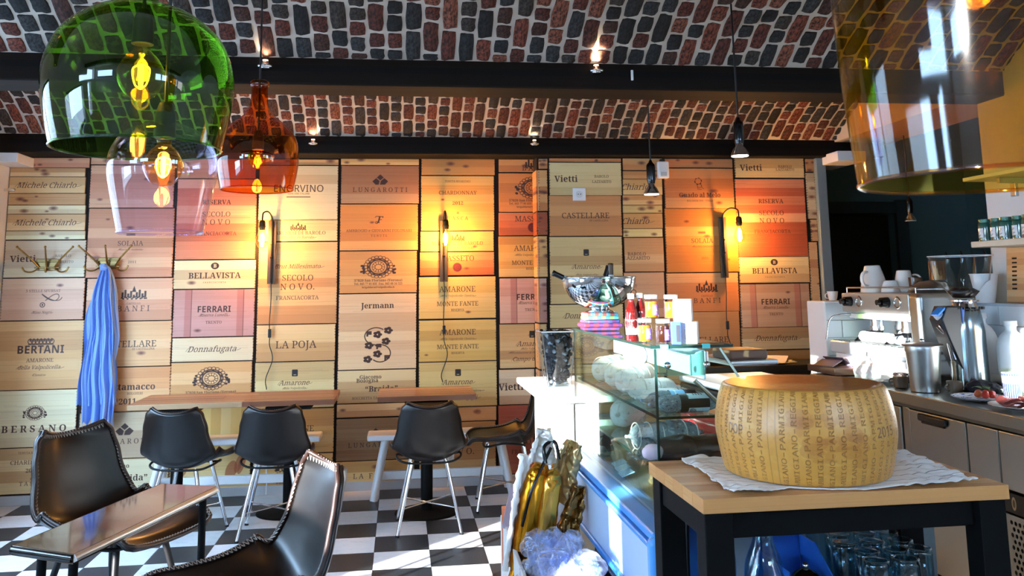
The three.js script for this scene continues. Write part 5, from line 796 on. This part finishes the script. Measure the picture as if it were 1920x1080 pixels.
// dark counter by the crate wall
{ const t = thing('back_counter', 'low dark counter standing against the crate wall at the right', 'counter', [0, 0, 0]); part('worktop', rb(2.2, 3.3, .86, .9, -6.6, -6.15, .005), std('#15130f', .4), t); part('carcass', rb(2.24, 3.28, 0, .859, -6.59, -6.18, .004), std('#1b1815', .6), t); for (const x of [2.26, 2.78]) part('door', rb(x, x + .5, .06, .84, -6.18, -6.168, .003), std('#221d18', .5), t); }
{ const t = thing('paper_stack', 'loose white papers on the dark counter by the crate wall', 'papers', [2.78, .901, -6.35], .3); for (let i = 0; i < 4; i++) part('sheet', crumple(sheet((u, v) => V((u - .5) * .3, .004 * i + .03 * u * u * (i === 3 ? 1 : .2), (v - .5) * .22), 10, 8, .001).rotateY(i * .25), .004, 9, i), MAT.paper, t); }
{ const t = thing('black_tray', 'black tray at the left end of the dark counter', 'tray', [2.42, .901, -6.36]); part('tray_base', rb(-.16, .16, 0, .01, -.12, .12, .004), MAT.blackPaint, t); part('tray_rim', [rb(-.16, .16, .01, .04, .11, .12, .003), rb(-.16, .16, .01, .04, -.12, -.11, .003), rb(-.16, -.15, .01, .04, -.11, .11, .003), rb(.15, .16, .01, .04, -.11, .11, .003)], MAT.blackPaint, t); }
// ---------------------------------------------------------------- wooden serving table with the cheese wheel
const oakTex = woodTex('#cf9558', 1.1, 0, [1.4, 2.8]), oak = new THREE.MeshStandardMaterial({ map: oakTex, roughness: .4 }), oak2 = new THREE.MeshStandardMaterial({ map: woodTex('#c98e52', 1.2, 0, [1.4, 2.8]), roughness: .4 });
{
  const t = thing('serving_table', 'black framed serving table with an oak top under the cheese wheel', 'table', [0, 0, 0]), x0 = .706, x1 = 1.486, z0 = -2.49, z1 = -2.04;
  for (let i = 0; i < 6; i++) part('plank', rb(x0, x1, .966, 1.0, z0 + i * .075, z0 + (i + 1) * .075 - .0008, .0015), i & 1 ? oak : oak2, t);
  for (const [x, z] of [[.712, -2.115], [1.41, -2.115], [.712, -2.475], [1.41, -2.475]]) part('leg', rb(x, x + .07, 0, .965, z, z + .065, .003), MAT.blackPaint, t);
  part('apron', rb(.782, 1.41, .9, .965, -2.1, -2.075, .002), MAT.blackPaint, t); part('apron', rb(.782, 1.41, .9, .965, -2.465, -2.44, .002), MAT.blackPaint, t); part('apron', rb(.72, .745, .9, .965, -2.41, -2.115, .002), MAT.blackPaint, t); part('apron', rb(1.445, 1.47, .9, .965, -2.41, -2.115, .002), MAT.blackPaint, t);
  part('lower_shelf', rb(.72, 1.475, .655, .675, -2.47, -2.06, .003), std('#20262c', .5), t);
}
{
  const map = canvasTex(512, 512, (c, w, h) => { c.fillStyle = '#eef0f0'; c.fillRect(0, 0, w, h); c.strokeStyle = '#4a5866'; c.lineWidth = 2.4; for (let i = 0; i < 9; i++) { c.beginPath(); c.moveTo(0, 30 + i * 56); c.lineTo(w, 30 + i * 56); c.stroke(); } });
  const A = V(.785, 0, -2.05), B = V(1.425, 0, -2.047), Cc = V(1.455, 0, -2.47), D = V(.8, 0, -2.478), ctr = V(1.075, 0, -2.275);
  const f = (u, v) => { const p = A.clone().lerp(B, u).lerp(D.clone().lerp(Cc, u), v), d = Math.hypot(p.x - ctr.x, p.z - ctr.z), k = Math.min(1, Math.max(0, (d - .215) / .09)), e = Math.max(0, 1 - Math.min(u, 1 - u, v, 1 - v) / .25);
    const r = noise.noise(p.x * 11, 2, p.z * 11) * .5 + .5, r2 = Math.abs(noise.noise(p.x * 26, 5, p.z * 22)); p.y = 1.0035 + k * (.02 * r * r + .014 * r2); p.x += .02 * e * noise.noise(u * 5, v * 5, 3); p.z += e * (.024 * noise.noise(u * 6, 8, v * 4) + (v < .2 ? -.028 * Math.max(0, Math.sin(u * 8 - .9)) : 0)); p.z = Math.min(p.z, -2.03); return p; };
  const t = thing('striped_towel', 'rumpled white tea towel with dark stripes under the cheese wheel', 'towel', [0, 0, 0]); part('towel_sheet', sheet(f, 110, 80, .0022), new THREE.MeshStandardMaterial({ map, roughness: .85, side: THREE.DoubleSide }), t);
}
{
  const t = thing('cheese_wheel', 'whole golden cheese wheel with dotted lettering on its rind on the towel', 'cheese', [1.075, 1.005, -2.272], PI + .02), H = .228;
  const draw = (c, w, h, ink) => {
    for (let i = 0; i < (ink ? 900 : 0); i++) { c.fillStyle = rnd() < .5 ? `rgba(160,100,30,${.1 * rnd()})` : `rgba(255,240,190,${.12 * rnd()})`; c.beginPath(); c.ellipse(rnd() * w, rnd() * h, rr(3, 40), rr(2, 18), rnd() * 3, 0, 7); c.fill(); }
    c.fillStyle = ink ? 'rgba(120,72,26,0.46)' : '#000'; c.textAlign = 'center'; c.textBaseline = 'middle'; c.font = '26px monospace';
    const rows = ['PARMIGIANO-REGGIANO', 'REGGIANO-PARMIGIANO'];
    for (let i = 0; i < 50; i++) { if (i === 18) continue; c.save(); c.translate(20 + i * 41, h * .52 + (i & 1 ? 14 : -14)); c.rotate(-PI / 2); const s = h * .84 / c.measureText(rows[i & 1]).width; c.scale(s, 1.0); c.fillText(rows[i & 1], 0, 0); c.restore(); }
  };
  const map = canvasTex(2048, 512, (c, w, h) => {
    c.fillStyle = '#d0953e'; c.fillRect(0, 0, w, h); draw(c, w, h, true);
    c.fillStyle = 'rgba(150,80,24,0.22)'; for (let i = 0; i < 26; i++) { c.beginPath(); c.ellipse(900 + rr(-60, 180), h * rr(.35, .65), rr(10, 50), rr(8, 26), 0, 0, 7); c.fill(); }
    c.fillStyle = '#d29a45'; c.fillRect(560, h * .42, 100, 52); c.fillRect(1130, h * .42, 130, 52); c.fillStyle = 'rgba(110,64,22,0.8)'; c.font = 'bold 44px monospace'; c.textAlign = 'center'; c.textBaseline = 'middle'; c.fillText('DOP', 610, h * .47); c.fillText('2015', 1195, h * .47);
    c.strokeStyle = 'rgba(120,80,30,0.5)'; c.lineWidth = 3; for (const x of [748, 776]) { c.beginPath(); c.moveTo(x, h * .08); c.lineTo(x, h * .94); c.stroke(); }
  });
  const bump = canvasTex(2048, 512, (c, w, h) => { c.fillStyle = '#fff'; c.fillRect(0, 0, w, h); draw(c, w, h, false); c.fillStyle = '#000'; for (let i = 0; i < 2500; i++) { c.globalAlpha = .12; c.beginPath(); c.arc(rnd() * w, rnd() * h, rr(1, 4), 0, 7); c.fill(); } }); bump.colorSpace = THREE.NoColorSpace;
  part('rind', lathe(smooth([[.203, .001], [.212, .008], [.222, .05], [.2315, .114], [.224, .178], [.211, .22], [.2, H]], 50), 120), phys({ map, bumpMap: bump, bumpScale: .0016, roughness: .38, clearcoat: .35, clearcoatRoughness: .3 }), t, 'golden rind with rows of dotted letters');
  const topMap = canvasTex(512, 512, (c, w, h) => { c.fillStyle = '#b8702a'; c.fillRect(0, 0, w, h); for (let i = 0; i < 1500; i++) { c.fillStyle = rnd() < .55 ? `rgba(120,55,15,${.14 * rnd()})` : `rgba(235,180,90,${.14 * rnd()})`; c.beginPath(); c.ellipse(rnd() * w, rnd() * h, rr(2, 30), rr(2, 12), rnd() * 3, 0, 7); c.fill(); } });
  const top = lathe([[0, H - .004], [.12, H - .003], [.185, H - .0005], [.2, H]], 120); { const p = top.attributes.position, uv = top.attributes.uv; for (let i = 0; i < p.count; i++) uv.setXY(i, .5 + p.getX(i) / .42, .5 + p.getZ(i) / .42); }
  part('top_rind', top, phys({ map: topMap, roughness: .35, clearcoat: .4 }), t, 'darker orange top face'); part('bottom_rind', lathe([[0, .001], [.203, .001]], 80), std('#c89a50', .5), t);
}
// under the table top
const shelfY = .6755, clearGlass = glass('#dcecf0', .015);
const T0 = thing('water_tumbler', 'clear upside-down tumbler under the table, first from the left in the back row', 'glass', [1.17, shelfY, -2.43], 0, 'upside-down tumblers on the lower shelf');
part('glass_body', lathe([[.0, .142], [.025, .143], [.031, .14], [.033, .13], [.034, .07], [.036, 0], [.033, 0], [.031, .07], [.029, .126], [0, .128]], 28), clearGlass, T0); part('base_ring', new THREE.TorusGeometry(.029, .003, 8, 28).rotateX(PI / 2).translate(0, .141, 0), clearGlass, T0);
for (let j = 0; j < 5; j++) for (let i = 0; i < 3; i++) { if (!i && !j) continue; if (j === 4 && i === 2) continue; copy(T0, `clear upside-down tumbler under the table, ${['first', 'second', 'third'][i]} from the left in the ${['back', 'second', 'third', 'fourth', 'front'][j]} row`, [1.17 + i * .079 + (j & 1 ? .02 : 0) - (i === 2 && j & 1 ? .016 : 0), shelfY, -2.43 + j * .077]); }
function carafe(label, x, z, h) { const t = thing('glass_carafe', label, 'carafe', [x, shelfY, z]); part('glass_body', lathe([...smooth([[.0005, .001], [.045, .002], [.052, .02], [.05, .09], [.028, .15], [.021, .19], [.027, h]], 40), ...smooth([[.025, h - .001], [.019, .19], [.026, .15], [.048, .09], [.05, .02], [.043, .005], [.0005, .004]], 40)], 36), clearGlass, t); part('lip', new THREE.TorusGeometry(.026, .002, 6, 32).rotateX(PI / 2).translate(0, h, 0), clearGlass, t); }
carafe('clear glass carafe beside the corked jar under the table', .955, -2.3, .22); carafe('clear glass carafe nearest the blue bin under the table', .9, -2.16, .215);
{ const t = thing('corked_jar', 'glass jar with a brown cork lid by the left front table leg', 'jar', [.85, shelfY, -2.36]); part('glass_body', lathe(smooth([[.0005, .001], [.045, .002], [.048, .015], [.048, .1], [.036, .125], [.03, .132]], 30), 32), clearGlass, t); part('cork_lid', cyl(.034, .031, .04, 28, 0, .15, 0), MAT.cork, t); }
{ const t = thing('plastic_bin', 'blue plastic bin on the lower shelf between carafes and glasses', 'bin', [1.06, shelfY, -2.34], 0), m = std('#2f6fd0', .4); part('bin_floor', rb(-.065, .065, 0, .004, -.11, .11, .002), m, t); for (const [n, g] of [['bin_side', rb(-.069, -.065, 0, .09, -.11, .11, .0015)], ['bin_side', polyExtrude([[-.11, 0], [.11, 0], [.11, .04], [-.02, .12], [-.11, .12]], .004, 0).rotateY(-PI / 2).translate(.069, 0, 0)], ['bin_end', rb(-.065, .065, 0, .12, -.114, -.11, .0015)], ['bin_end', rb(-.065, .065, 0, .04, .11, .114, .0015)]]) part(n, g, m, t); }
{ const t = thing('black_lid_pot', 'shiny black pot standing in the blue bin', 'pot', [1.06, shelfY + .005, -2.28]); part('pot_body', lathe(smooth([[.0005, 0], [.035, .002], [.04, .03], [.034, .06], [.012, .075], [.0005, .077]], 30), 28), MAT.blackGloss, t); part('knob', ball(.009, 0, .083, 0, 14, 10), MAT.chrome, t); }
{ const t = thing('water_canister', 'white and blue plastic canister with a black cable behind the left table legs', 'canister', [.83, 0, -2.56]); part('canister_body', rb(-.03, .09, .36, .86, -.05, .05, .018), std('#dfe8f4', .35), t); part('blue_panel', rb(-.034, .08, .36, .82, .046, .053, .003), std('#3f7ad0', .35), t); part('cable', tube([[-.02, .92, .058], [.0, .86, .06], [-.015, .8, .06], [-.015, .5, .06]], .005, 30, 6), MAT.black, t); part('foot', rb(-.02, .08, 0, .36, -.04, .04, .01), MAT.blackPaint, t); }

renderer.render(scene, camera);
